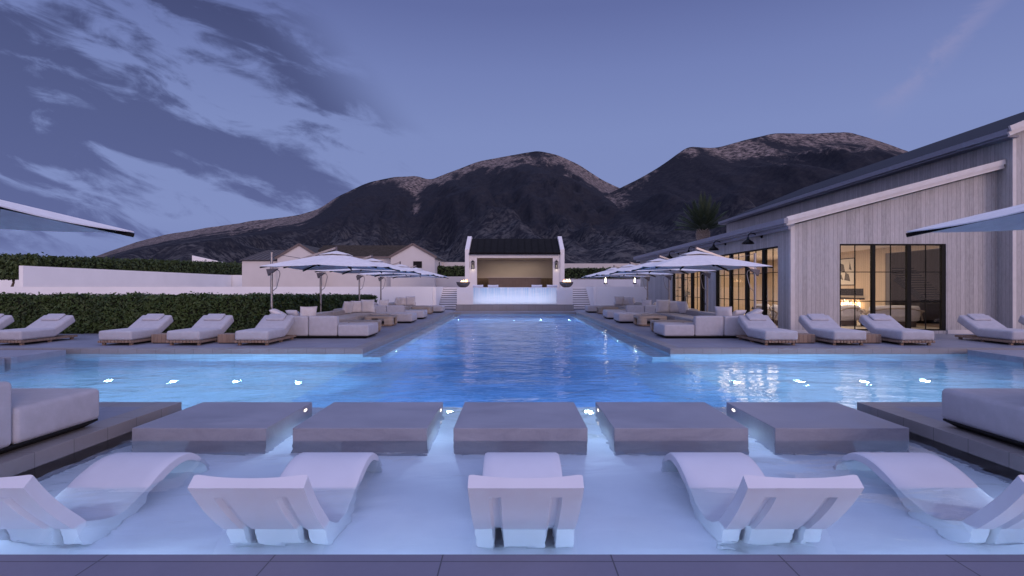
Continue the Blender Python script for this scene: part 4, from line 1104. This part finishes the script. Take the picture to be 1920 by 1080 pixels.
# ------------------------------------------------------------------ the clad house on the right
HU, HY, HE = 9.10, 18.8, 41.2          # side wall, gable wall, far end
TU, TYF = 15.9, 18.2                   # tall volume
hs = empty('clad_house', (12.5, HY, Z)); tag(hs, 'large whitewashed timber-clad house with a low lean-to wing, right of the pool', 'house')
zE = 3.80; slope = (zat(318, HY)-zat(424, HY))/(uat(1880, HY)-uat(1480, HY))
zG = lambda u: 3.72+(u-HU)*slope
w0, w1, wz0, wz1 = 10.70, 14.22, .24, 3.11
d1a, d1b = 19.75, 25.85; d2a, d2b = 27.3, 32.9; dz1 = 3.11
T = .22
# gable wall with the window cut out
q = MB()
q.prism([(HU, Z-.1), (w0, Z-.1), (w0, zG(w0)), (HU, zG(HU))], 'y', HY, HY+T)
q.prism([(w1, Z-.1), (TU, Z-.1), (TU, zG(TU)), (w1, zG(w1))], 'y', HY, HY+T)
q.prism([(w0, wz1), (w1, wz1), (w1, zG(w1)), (w0, zG(w0))], 'y', HY, HY+T)
q.box(w0, w1, HY, HY+T, Z-.1, wz0)
# long side wall
for y0, y1, z0, z1 in ((HY+T, d1a, Z-.1, zE), (d1b, d2a, Z-.1, zE), (d2b, HE, Z-.1, zE), (d1a, d1b, dz1, zE), (d2a, d2b, dz1, zE)):
    q.box(HU, HU+T, y0, y1, z0, z1)
q.prism([(HU+T, Z-.1), (TU, Z-.1), (TU, zG(TU)), (HU+T, zG(HU+T))], 'y', HE-T, HE)
q.build('wall', 'clad', hs)
q = MB(); q.box(HU-.035, HU+.10, HY-.035, HY+.0, Z-.05, zG(HU)-.02); q.box(HU-.035, HU-.0, HY, HY+.10, Z-.05, zG(HU)-.04); q.build('corner_trim', 'trim', hs)
MB().box(HU-.02, w0-.02, HY-.05, HY-.002, Z-.02, Z+.13).build('skirting', 'trim', hs); MB().box(w1+.02, TU, HY-.05, HY-.002, Z-.02, Z+.13).build('skirting', 'trim', hs)
# lean-to roof
RT = .12
q = MB(); q.prism([(HU-.30, zE-.02+.0), (TU+.0, zG(TU)+.12), (TU, zG(TU)+.12+RT), (HU-.30, zE-.02+RT)], 'y', HY-.30, HE+.4)
q.build('roof', 'roof_navy', hs)
# rake board at the gable, gutter along the side
q = MB()
for off, hh, zz in ((.36, .16, .02), (.30, .12, -.12)):
    q.bar((HU-.32, HY-off, zE+.06+zz), (TU-.05, HY-off, zG(TU)+.20+zz), .07, hh)
q.build('rake_board', 'trim', hs)
q = MB(); q.box(HU-.42, HU-.30, HY-.40, HE+.4, zE-.06, zE+.12); q.box(HU-.36, HU-.02, HY-.26, HE+.3, zE-.12, zE-.062); q.box(HU-.24, HU-.16, HY-.3, HE+.3, zE-.24, zE-.121)
q.build('gutter', 'gutter', hs)
# tall volume
zTE = 6.55; TE = 42.7; UR = 22.
zT = lambda u: 6.62+(u-TU)*.40
q = MB()
q.box(TU, TU+T, TYF+T, 19.2, Z-.1, zTE); q.box(TU, TU+T, 24.4, TE, Z-.1, zTE); q.box(TU, TU+T, 19.2, 24.4, 3.14, zTE)
q.prism([(TU, Z-.1), (28.2, Z-.1), (28.2, zT(TU)), (UR, zT(UR)), (TU, zT(TU))], 'y', TYF, TYF+T)
q.box(TU+T, 28.2, TE-T, TE, Z-.1, zTE)
tw = q.build('tall_wall', 'clad', hs)
q = MB(); q.prism([(TU-.32, zTE-.02), (UR, zT(UR)+.05), (28.6, zTE-.02), (28.6, zTE+.12), (UR, zT(UR)+.22), (TU-.32, zTE+.12)], 'y', TYF-.34, TE+.5); q.build('roof', 'roof_navy', hs)
q = MB(); q.box(TU-.44, TU-.321, TYF-.30, TE+.5, zTE-.06, zTE+.12); q.box(TU-.36, TU-.002, TYF-.22, TE+.4, zTE-.13, zTE-.064); q.build('gutter', 'gutter', hs)
q = MB()
for off, hh, zz in ((.42, .17, .04), (.36, .13, -.11)):
    q.bar((TU-.46, TYF-off, zTE+.04+zz), (UR, TYF-off, zT(UR)+.14+zz), .07, hh)
q.build('rake_board', 'trim', hs)
q = MB(); q.box(TU-.03, TU+.09, TYF-.03, TYF-.001, Z-.05, zTE-.13); q.build('corner_trim', 'trim', hs)
# windows and doors: thick stiles, thin glazing bars, panes
def glazing(plane, c, a0, a1, z0, z1, stiles, bars, rails, name, depth=.10):
    """plane 'y': wall facing -y at y=c, spans x; plane 'x': wall facing -x at x=c, spans y"""
    def bx(q, p0, p1, zz0, zz1, d0, d1):
        if plane == 'y': q.box(p0, p1, c+d0, c+d1, zz0, zz1)
        else: q.box(c+d0, c+d1, p0, p1, zz0, zz1)
    fr = MB(); e = .05
    bx(fr, a0, a1, z1-e, z1, .02, .14); bx(fr, a0, a1, z0, z0+e, .02, .14); bx(fr, a0, a0+e, z0+e, z1-e, .02, .14); bx(fr, a1-e, a1, z0+e, z1-e, .02, .14)
    root = fr.build(name, 'black', hs)
    st_ = MB()
    for p, w in stiles: bx(st_, p-w/2, p+w/2, z0+e, z1-e, .015, .13)
    if stiles: st_.build('stile', 'black', root)
    gb_ = MB()
    for p in bars: bx(gb_, p-.012, p+.012, z0+e, z1-e, .05, .08)
    for z in rails: bx(gb_, a0+e, a1-e, z-.013, z+.013, .048, .082)
    gb_.build('glazing_bar', 'black', root)
    pn = MB(); bx(pn, a0+e, a1-e, z0+e, z1-e, .06, .07); pn.build('pane', 'glass', root)
    return root
stx = [uat(1639, HY), uat(1705.5, HY), uat(1770, HY)]
glazing('y', HY, w0, w1, wz0, wz1, [(stx[0], .11), (stx[1], .13), (w1-.07, .12)], [uat(1605, HY), uat(1672, HY), uat(1738, HY)], [zat(510, HY), zat(565, HY)], 'window')
yat = lambda px: (HU+.075)*F/(px-963)
s1 = [yat(1342), yat(1368), yat(1398), yat(1430)]
glazing('x', HU, d1a, d1b, Z+.02, dz1, [(y, .20) for y in s1[1:]]+[(d1b-.08, .14)], [yat(1355), yat(1382), yat(1414), yat(1446)], [zat(565, 20), 1.95+.25], 'patio_door')
s2 = [yat(1278), yat(1296), yat(1313.5)]
glazing('x', HU, d2a, d2b, Z+.02, dz1, [(y, .26) for y in s2]+[(d2b-.1, .18), (d2a+.1, .18)], [yat(1269), yat(1287), yat(1305), yat(1319)], [zat(565, 20), 1.95+.25], 'patio_door')
# interior shell
ins = MB(); ins.box(HU+T, TU, HY+T, HE-T, Z-.1, .16); ins.build('floor', 'rug', hs)
q = MB(); q.box(HU+T+.0, TU-.0, HY+T, HE-T, 3.38, 3.45); q.build('ceiling', 'plaster', hs)
q = MB(); q.box(TU-.05, TU-.002, 24.4, 36, .161, 3.38); q.box(TU-.05, TU-.002, HY+T, 24.4, 3.14, 3.38); q.box(HU+T, TU-.05, 36, 36.15, .161, 3.38); q.box(TU-.12, TU-.051, 24.4, 36, 3.30, 3.375)
q.box(HU+T+.001, HU+T+.03, HY+T, d1a, .161, 3.38); q.box(HU+T+.001, HU+T+.03, d1b, d2a, .161, 3.38)
q.build('inner_wall', 'inner_clad', hs)
q = MB(); q.box(TU+.3, 27, 28.5, 28.6, Z-.1, 6.2); q.box(21.0, 21.1, HY+T+.2, 28.5, Z-.1, 6.2); q.box(TU+T+.001, TU+T+.03, 24.4, 28.5, .1, 6.2); q.build('stair_hall_wall', 'dark_clad', hs)
MB().box(TU+T, 21, HY+.2, 28.5, Z-.1, .159).build('hall_floor', 'counter', hs)
MB().box(HU+T+.2, HU+T+.9, 19.6, 33.5, 3.34, 3.375).build('ceiling_cove', 'cove', hs)
alight('living_room_light', (12.4, 22.5, 3.30), (1., .78, .56), 105, 4.5, 4.5)
alight('living_room_light', (12.4, 30.5, 3.30), (1., .74, .50), 330, 4.5, 6)
alight('stair_hall_light', (18.5, 24, 5.9), (1., .8, .6), 45, 2, 3)
# interior furniture
def armchair(x, y, rz, wd, label):
    root = empty('armchair', world=False)
    MB().rbox(-wd/2, wd/2, -.40, .42, .22, .46, .09, .03).build('seat', 'pillow', root, True, 60)
    MB().rbox(-wd/2+.05, wd/2-.05, -.48, -.22, .34, .80, .09, .03).build('backrest', 'pillow', root, True, 60)
    for s in (-1, 1):
        q = MB(); pts = []
        for k in range(15):
            a = math.pi*(k/14); pts.append((s*(wd/2+.05+.06*math.sin(a)), -.42+.86*k/14, .25+.42*math.sin(a)**.7))
        q.tube(pts, .03, 8); pts2 = [(s*(wd/2-.25*k/10), -.50-.02*math.sin(k), .62+.05*math.sin(math.pi*k/10)) for k in range(11)]
        q.tube([(s*(wd/2+.05), -.45, .62), (s*(wd/2+.09), -.2, .40), (s*(wd/2-.02), .25, .18), (s*(wd/2-.2), .4, .12)], .03, 8)
        q.build('arm', 'wood_pale', root, True)
    q = MB(); q.tube([(-wd/2-.06, -.50, .60), (-wd/4, -.54, .70), (0, -.55, .72), (wd/4, -.54, .70), (wd/2+.06, -.50, .60)], .03, 8); q.build('back_rail', 'wood_pale', root, True)
    MB().rbox(-wd/2+.1, wd/2-.1, -.32, .32, .0, .22, .04, 0, 2, 2).build('base', 'bargeboard', root, True)
    root.location = (x, y, .161); root.rotation_euler = (0, 0, rz); tag(root, label, 'armchair', 'armchairs in the living room')
armchair(uat(1580, 22.6), 22.6, R(8), .95, 'white armchair by the fire, at the left of the gable window')
armchair(uat(1665, 22.0), 22.0, R(2), 2.0, 'wide white settee with curved wooden arms in the middle of the gable window')
fp = empty('fireplace', (TU-.3, 26.6, .7)); tag(fp, 'long burning gas fireplace on the living room wall', 'fireplace')
MB().box(TU-.42, TU-.055, 25.8, 27.9, .60, .68).build('hearth', 'black', fp)
MB().box(TU-.30, TU-.055, 25.8, 27.9, 1.12, 1.20).build('hood', 'black', fp)
q = MB(); r_ = random.Random(5)
for i in range(26):
    y = 25.86+i*.078; h = r_.uniform(.28, .46); x = TU-.28+r_.uniform(-.05, .05)
    q.tube([(x, y, .68), (x, y+.02, .68+h*.35), (x, y-.01, .68+h*.7), (x, y+.01, .68+h)], [.03, .055, .035, .004], 7)
q.build('flame', 'flame', fp, True)
plight('fireplace_glow', (TU-.6, 26.6, 1.0), (1., .5, .22), 14, .0)
MB().box(TU-.075, TU-.052, 25.9, 27.8, 1.30, 1.62).build('screen', 'black', fp)
pc = empty('framed_print', (TU-.06, 27, 1.7)); tag(pc, 'framed monochrome abstract print on the living room wall above the fire', 'picture')
y0, y1 = (TU+.075)*F/(1606-963), (TU+.075)*F/(1572-963)
z0, z1 = zat(535, 26.3), zat(482.5, 26.3)
MB().box(TU-.09, TU-.055, y0, y1, z0, z1).build('frame', 'black', pc)
MB().box(TU-.100, TU-.0901, y0+.05, y1-.05, z0+.04, z1-.04).build('mount', 'paper', pc)
q = MB()
for (a, b_, c, d) in ((.22, .55, .15, .48), (.5, .9, .5, .85), (.15, .3, .55, .9), (.6, .78, .2, .42)):
    Y0, Y1 = y0+(y1-y0)*a, y0+(y1-y0)*b_; Z0, Z1 = z0+(z1-z0)*c, z0+(z1-z0)*d
    q.prism([(Y0, Z0), (Y1, Z0+.06), (Y1-.1, Z1), (Y0+.12, Z1-.1)], 'x', TU-.104, TU-.1001)
q.build('artwork', 'ink', pc)
sr = empty('staircase', (18.5, 26, .16)); tag(sr, 'dark floating-tread staircase seen through the gable window', 'staircase')
q = MB()
for k in range(17):
    t = k/14; px = 1668+t*64; py = 503+t*62; Yk = 26.6-t*1.2
    x = uat(px, Yk); MB().box(x, x+1.05, Yk-.14, Yk+.14, zat(py, Yk)-.03, zat(py, Yk)+.012).build('tread', 'black', sr)
q.bar((uat(1682, 26.2), 26.3, zat(522, 26.2)), (uat(1752, 25), 25.2, zat(574, 25)), .10, .24); q.build('stringer', 'black', sr)
cb_ = empty('cabinet', (18.6, 24.0, .16)); tag(cb_, 'dark low cabinet in the stair hall, right in the gable window', 'cabinet')
MB().rbox(16.9, 19.8, 23.8, 24.4, .30, 1.02, .02, 0, 2, 2).build('body', 'grey_metal', cb_, True); MB().box(17.0, 19.7, 23.9, 24.3, .16, .30).build('plinth', 'black', cb_)
# plant and chairs behind the far patio doors
def plant(x, y, z, h, label):
    root = empty('potted_plant', (x, y, z)); tag(root, label, 'plant')
    MB().lathe([(0, 0), (.16, 0), (.22, .38), (.19, .38), (.17, .34), (0, .34)], (x, y, z), 20).build('pot', 'conc_dark', root, True)
    q = MB(); lv = MB()
    for k in range(13):
        a = k*2.4; r = .08+.04*k; zt_ = z+h*(.45+.55*k/12); tip = Vector((x+math.cos(a)*(.2+.015*k), y+math.sin(a)*(.2+.015*k), zt_))
        q.tube([(x, y, z+.3), (x+math.cos(a)*.06, y+math.sin(a)*.06, z+.3+(zt_-z-.3)*.6), tip], [.015, .012, .007], 6)
        d = Vector((math.cos(a), math.sin(a), .5)).normalized(); sd = Vector((-math.sin(a), math.cos(a), 0)); Ln = .42
        pts = []
        for i in range(6):
            t = i/5; c = tip+d*Ln*t-Vector((0, 0, .25*t*t)); w_ = .13*math.sin(math.pi*min(.98, t*.9+.08)); pts.append((c+sd*w_, c-sd*w_))
        n = len(lv.v); lv.v += [tuple(p) for pr in pts for p in pr]
        for i in range(5): lv.f.append((n+2*i, n+2*i+1, n+2*i+3, n+2*i+2))
    q.build('stem', 'palm', root, True); lv.build('foliage', 'palm', root, True)
plant(HU+1.0, (HU+1.0)*F/(1277-963)-.6, .161, 2.1, 'leafy potted plant behind the far patio doors')
armchair(HU+1.6, 24.0, R(-70), .8, 'pale armchair just behind the near patio doors')
armchair(HU+1.6, 22.6, R(-110), .8, 'low pale armchair behind the near patio doors, closest to the corner')
# barn lamps on the side wall
bl = empty('barn_lamp', world=False)
MB().lathe([(0, .0), (.075, 0), (.075, .03), (.03, .05)], n=18).build('wall_plate', 'black', bl, True)
for v in bl.children[0].data.vertices: v.co = (-v.co.z, v.co.y, v.co.x)
MB().tube([(-.03, 0, 0), (-.16, 0, .02), (-.30, 0, .10), (-.42, 0, .12), (-.50, 0, .06), (-.52, 0, -.04)], .018, 10).build('arm', 'black', bl, True)
MB().lathe([(.03, -.03), (.045, -.09), (.06, -.12), (.12, -.17), (.17, -.20), (.21, -.26), (.22, -.285), (.205, -.285), (.16, -.215), (.05, -.14), (0, -.13)], (-.52, 0, 0), 26).build('shade', 'black', bl, True, 40)
used = [0]
for y, z, d in ((21.0, 3.56, 'nearest the house corner'), (24.6, 3.57, 'second from the house corner'), (28.1, 3.57, 'third from the house corner, above an umbrella'), (31.6, 3.57, 'farthest from the house corner')):
    o = place(bl, used, (HU-.005, y, z)); tag(o, 'black gooseneck barn lamp on the clad wall, %s' % d, 'wall lamp', 'barn lamps on the side wall')

# ------------------------------------------------------------------ palm
def palm(x, y, z0, zc, label):
    root = empty('palm_tree', (x, y, z0)); tag(root, label, 'palm tree'); r = random.Random(4)
    q = MB(); n = 16
    q.tube([(x+.05*math.sin(i), y, z0+(zc-z0)*i/n) for i in range(n+1)], [.34+.05*(i % 2)-.002*i for i in range(n+1)], 14); q.build('trunk', 'bark', root, True)
    q = MB(); q.lathe([(.28, -.35), (.36, -.1), (.40, .15), (.36, .42), (.2, .6), (0, .65)], (x, y, zc), 18)
    for k in range(90):
        a = k*2.399; zz = zc-.3+.9*(k/90); rr_ = .32+.08*math.sin(math.pi*(k/90)); p = Vector((x+rr_*math.cos(a), y+rr_*math.sin(a), zz)); q.bar(p, p+Vector((math.cos(a)*.16, math.sin(a)*.16, .16)), .09, .05)
    q.build('boot', M['wood_pale'], root)
    q = MB(); nf = 66
    for k in range(nf):
        a = k*2.3999+r.uniform(-.15, .15); tt = k/nf; elev = R(88-62*tt**.9+r.uniform(-5, 5)); Ln = r.uniform(2.75, 3.15)*(1-.28*tt)
        d = Vector((math.cos(a)*math.cos(elev), math.sin(a)*math.cos(elev), math.sin(elev))); base = Vector((x, y, zc+.4))+d*.3
        side = Vector((-math.sin(a), math.cos(a), 0)); m_ = 26; prev = None; pts = []
        for i in range(m_+1):
            t = i/m_; pts.append(base+d*Ln*t-Vector((0, 0, .42*Ln*t*t*math.cos(elev)*.8))+Vector((math.cos(a), math.sin(a), 0))*.12*t*t)
        q.tube(pts[::5]+[pts[-1]], [.022, .018, .015, .012, .008, .005, .003][:len(pts[::5])+1], 5)
        for i in range(4, m_+1):
            t = i/m_; tan = (pts[min(i+1, m_)]-pts[i-1]).normalized(); up = side.cross(tan)
            ll_ = .50*math.sin(math.pi*min(.97, .18+.8*t))**.7
            for s in (-1, 1):
                dr = (tan*.75+side*s*.62+up*.28+Vector((r.uniform(-.08, .08), r.uniform(-.08, .08), r.uniform(-.08, .05)))).normalized()
                p0 = pts[i]; wv = tan.cross(dr).cross(dr).normalized()*.020; n_ = len(q.v)
                q.v += [tuple(p0-wv), tuple(p0+wv), tuple(p0+dr*ll_*.6+wv*.8), tuple(p0+dr*ll_-Vector((0, 0, .04))), tuple(p0+dr*ll_*.6-wv*.8)]
                q.f.append((n_, n_+1, n_+2, n_+3, n_+4))
    q.build('crown', 'palm', root)
palm(uat(1318, 46), 46, 1.6, zat(446, 46), 'dark palm with upright fronds behind the house roof')

# ------------------------------------------------------------------ mountains
def vnoise(X, Y, seed):
    def h(a, b): 
        n = (a*374761393+b*668265263+seed*974634777) & 0x7fffffff; n = (n ^ (n >> 13))*1274126177 & 0x7fffffff; return ((n ^ (n >> 16)) & 0xffff)/65535.
    xi = np.floor(X).astype(np.int64); yi = np.floor(Y).astype(np.int64); u = X-xi; v = Y-yi; u = u*u*u*(u*(u*6-15)+10); v = v*v*v*(v*(v*6-15)+10)
    return (h(xi, yi)*(1-u)+h(xi+1, yi)*u)*(1-v)+(h(xi, yi+1)*(1-u)+h(xi+1, yi+1)*u)*v
def fbm(X, Y, o, seed, ridge=False, gain=.5):
    t = 0; a = 1; s = 0
    for i in range(o):
        n = vnoise(X*2**i, Y*2**i, seed+i*7)
        if ridge: n = 1-abs(2*n-1)
        t = t+a*n; s += a; a *= gain
    return t/s
def mountain(name, prof, Yr, wf, wb, seed, nx, ny, x0, x1, amp=55):
    px = np.array([p[0] for p in prof], float); py = np.array([p[1] for p in prof], float)
    X = np.linspace(x0, x1, nx); Yv = np.concatenate([np.linspace(Yr-wf, Yr, int(ny*.75)), np.linspace(Yr, Yr+wb, int(ny*.3))[1:]])
    XX, YY = np.meshgrid(X, Yv)
    wx = XX+45*(fbm(XX/420, YY/420, 4, seed+50)-.5)
    base = np.interp((X*F/Yr)+963, px, py, left=545, right=545); base = base+2.4*(fbm(X/70, X*0+seed, 4, seed+3)-.5)*np.clip((500-base)/60, 0, 1); k = np.ones(5)/5; base = np.convolve(np.pad(base, 2, 'edge'), k, 'valid')
    Hr = (540-base)*Yr/F
    t = np.where(YY < Yr, (YY-(Yr-wf))/wf, 1-(YY-Yr)/wb)
    t = np.clip(t, 0, 1)
    pr = t**1.25*(1-.25*(1-t)*t)
    Hs = np.interp(wx, X, Hr)
    mix_ = np.clip((t-.45)/.5, 0, 1)
    Hx = Hs*(1-mix_)+np.tile(Hr, (len(Yv), 1))*mix_
    env = np.clip(4*t*(1-t), 0, 1)**.9*np.clip((.97-t)/.35, 0, 1)**.7*(Hx/500.+.10)
    spur = fbm(XX/260+.2*YY/300, YY/1300, 5, seed, True, .55)-.55
    rough = fbm(XX/80, YY/150, 5, seed+9, True, .55)-.5
    Zz = Hx*pr+env*amp*4.6*spur+(env*.8+.05*t)*amp*.85*rough*np.clip(Hx/120, 0, 1)
    ang = np.interp((XX/YY*F+963), px, (540-py)/F, left=-.01, right=-.01)*YY
    lim = ang*(.80+.19*np.clip((t-.5)/.5, 0, 1)) if Yr > 2000 else ang*(.90+.095*np.clip((t-.5)/.5, 0, 1))
    fr_ = (YY < Yr-1)
    Zs = np.where(Zz > lim, lim+(Zz-lim)*.08, Zz); Zz = np.where(fr_, Zs, Zz)
    Zz = np.maximum(Zz, -5)
    V = np.column_stack([XX.ravel(), YY.ravel(), Zz.ravel()]); ny_ = len(Yv)
    I = np.arange(nx*ny_).reshape(ny_, nx); Fc = np.stack([I[:-1, :-1], I[:-1, 1:], I[1:, 1:], I[1:, :-1]], -1).reshape(-1, 4)
    b = MB(); b.v = V.tolist(); b.f = [tuple(q) for q in Fc.tolist()]
    o = b.build(name, 'mountain', None, True, 180); o['kind'] = 'structure'
    at = o.data.attributes.new('ridge', 'FLOAT', 'POINT'); pv_ = XX/YY*F+963
    ex = .75*(spur+.02)*np.clip(t*1.4, 0, 1)*.6  # rock tone on crests also paints in light and dark along the spurs
    if Yr > 2000:
        ex = ex+.50*np.exp(-((pv_-(782-14*(1-t)))/(10+14*(1-t)))**2)*np.clip((t-.25)/.3, 0, 1)*(1-t)**.3
        ex = ex+.24*np.clip((600-pv_)/30, 0, 1)*np.clip((t-.3)/.3, 0, 1)
        ex = ex+.22*np.exp(-((pv_-1120)/45)**2)*np.clip((t-.55)/.2, 0, 1)
    at.data.foreach_set('value', (t+ex).ravel().astype(np.float32)); return o
m, t, o = newmat('mountain_rock_scrub_and_crest_light'); P = wpos(t); s_ = sepv(t, P)
g = t.nodes.new('ShaderNodeNewGeometry'); ns = sepv(t, g.outputs['Normal'])
nA = noise(t, scalev(t, P, (1, .22, .6)), .016, 10., .70, .25); nB = noise(t, P, .07, 7., .72); nC = noise(t, P, .0032, 3., .5)
at = t.nodes.new('ShaderNodeAttribute'); at.attribute_name = 'ridge'
v = mth(t, 'ADD', at.outputs['Fac'], mth(t, 'MULTIPLY', mth(t, 'SUBTRACT', nA, .5), .95))
v = mth(t, 'ADD', v, mth(t, 'MULTIPLY', mth(t, 'SUBTRACT', nC, .5), .35))
rockf = mth(t, 'MULTIPLY', maprange(t, v, .90, 1.05), maprange(t, nB, .34, .60))
lowf = mth(t, 'MULTIPLY', mth(t, 'MAXIMUM', maprange(t, s_[2], 210., 60.), maprange(t, s_[0], -700., -1200.)), mth(t, 'MULTIPLY', maprange(t, nA, .40, .58), maprange(t, nB, .44, .58)))
rock = ramp(t, nB, [(.35, (.10, .082, .078)), (.68, (.36, .285, .265))])
veg = ramp(t, nB, [(.40, (.021, .022, .032)), (.75, (.040, .040, .048))])
veg = mixc(t, mth(t, 'MULTIPLY', lowf, .8), veg, (.12, .115, .118))
principled(t, o, mixc(t, rockf, veg, rock), .95, .05, 0, bump(t, nB, .6, 6.)); M['mountain'] = m
PL = [(60, 520), (120, 500), (180, 480), (250, 455), (320, 437), (400, 425), (480, 413), (560, 403), (600, 390), (640, 364), (690, 342), (740, 331), (780, 328), (805, 337), (850, 320), (900, 301), (960, 290), (1010, 283), (1050, 291), (1090, 311), (1130, 338), (1163, 353), (1230, 380), (1330, 420), (1450, 470), (1600, 520)]
PR = [(760, 545), (850, 500), (950, 455), (1060, 405), (1120, 372), (1163, 352), (1200, 334), (1240, 309), (1290, 274), (1340, 277), (1400, 261), (1450, 249), (1520, 250), (1590, 247), (1630, 258), (1700, 282), (1800, 315), (1950, 360), (2200, 430), (2600, 520)]
mountain('mountain_ridge', PL, 2600., 1900., 900., 3, 420, 230, -2500, 1900)
mountain('mountain_ridge', PR, 1900., 1300., 700., 21, 420, 200, -500, 3100, 45)
# low foothills in front
b = MB()
for o_ in bpy.data.objects:
    if 'label' in o_ and not 4 <= len(o_['label'].split()) <= 16: print('LABEL', len(o_['label'].split()), o_['label'])
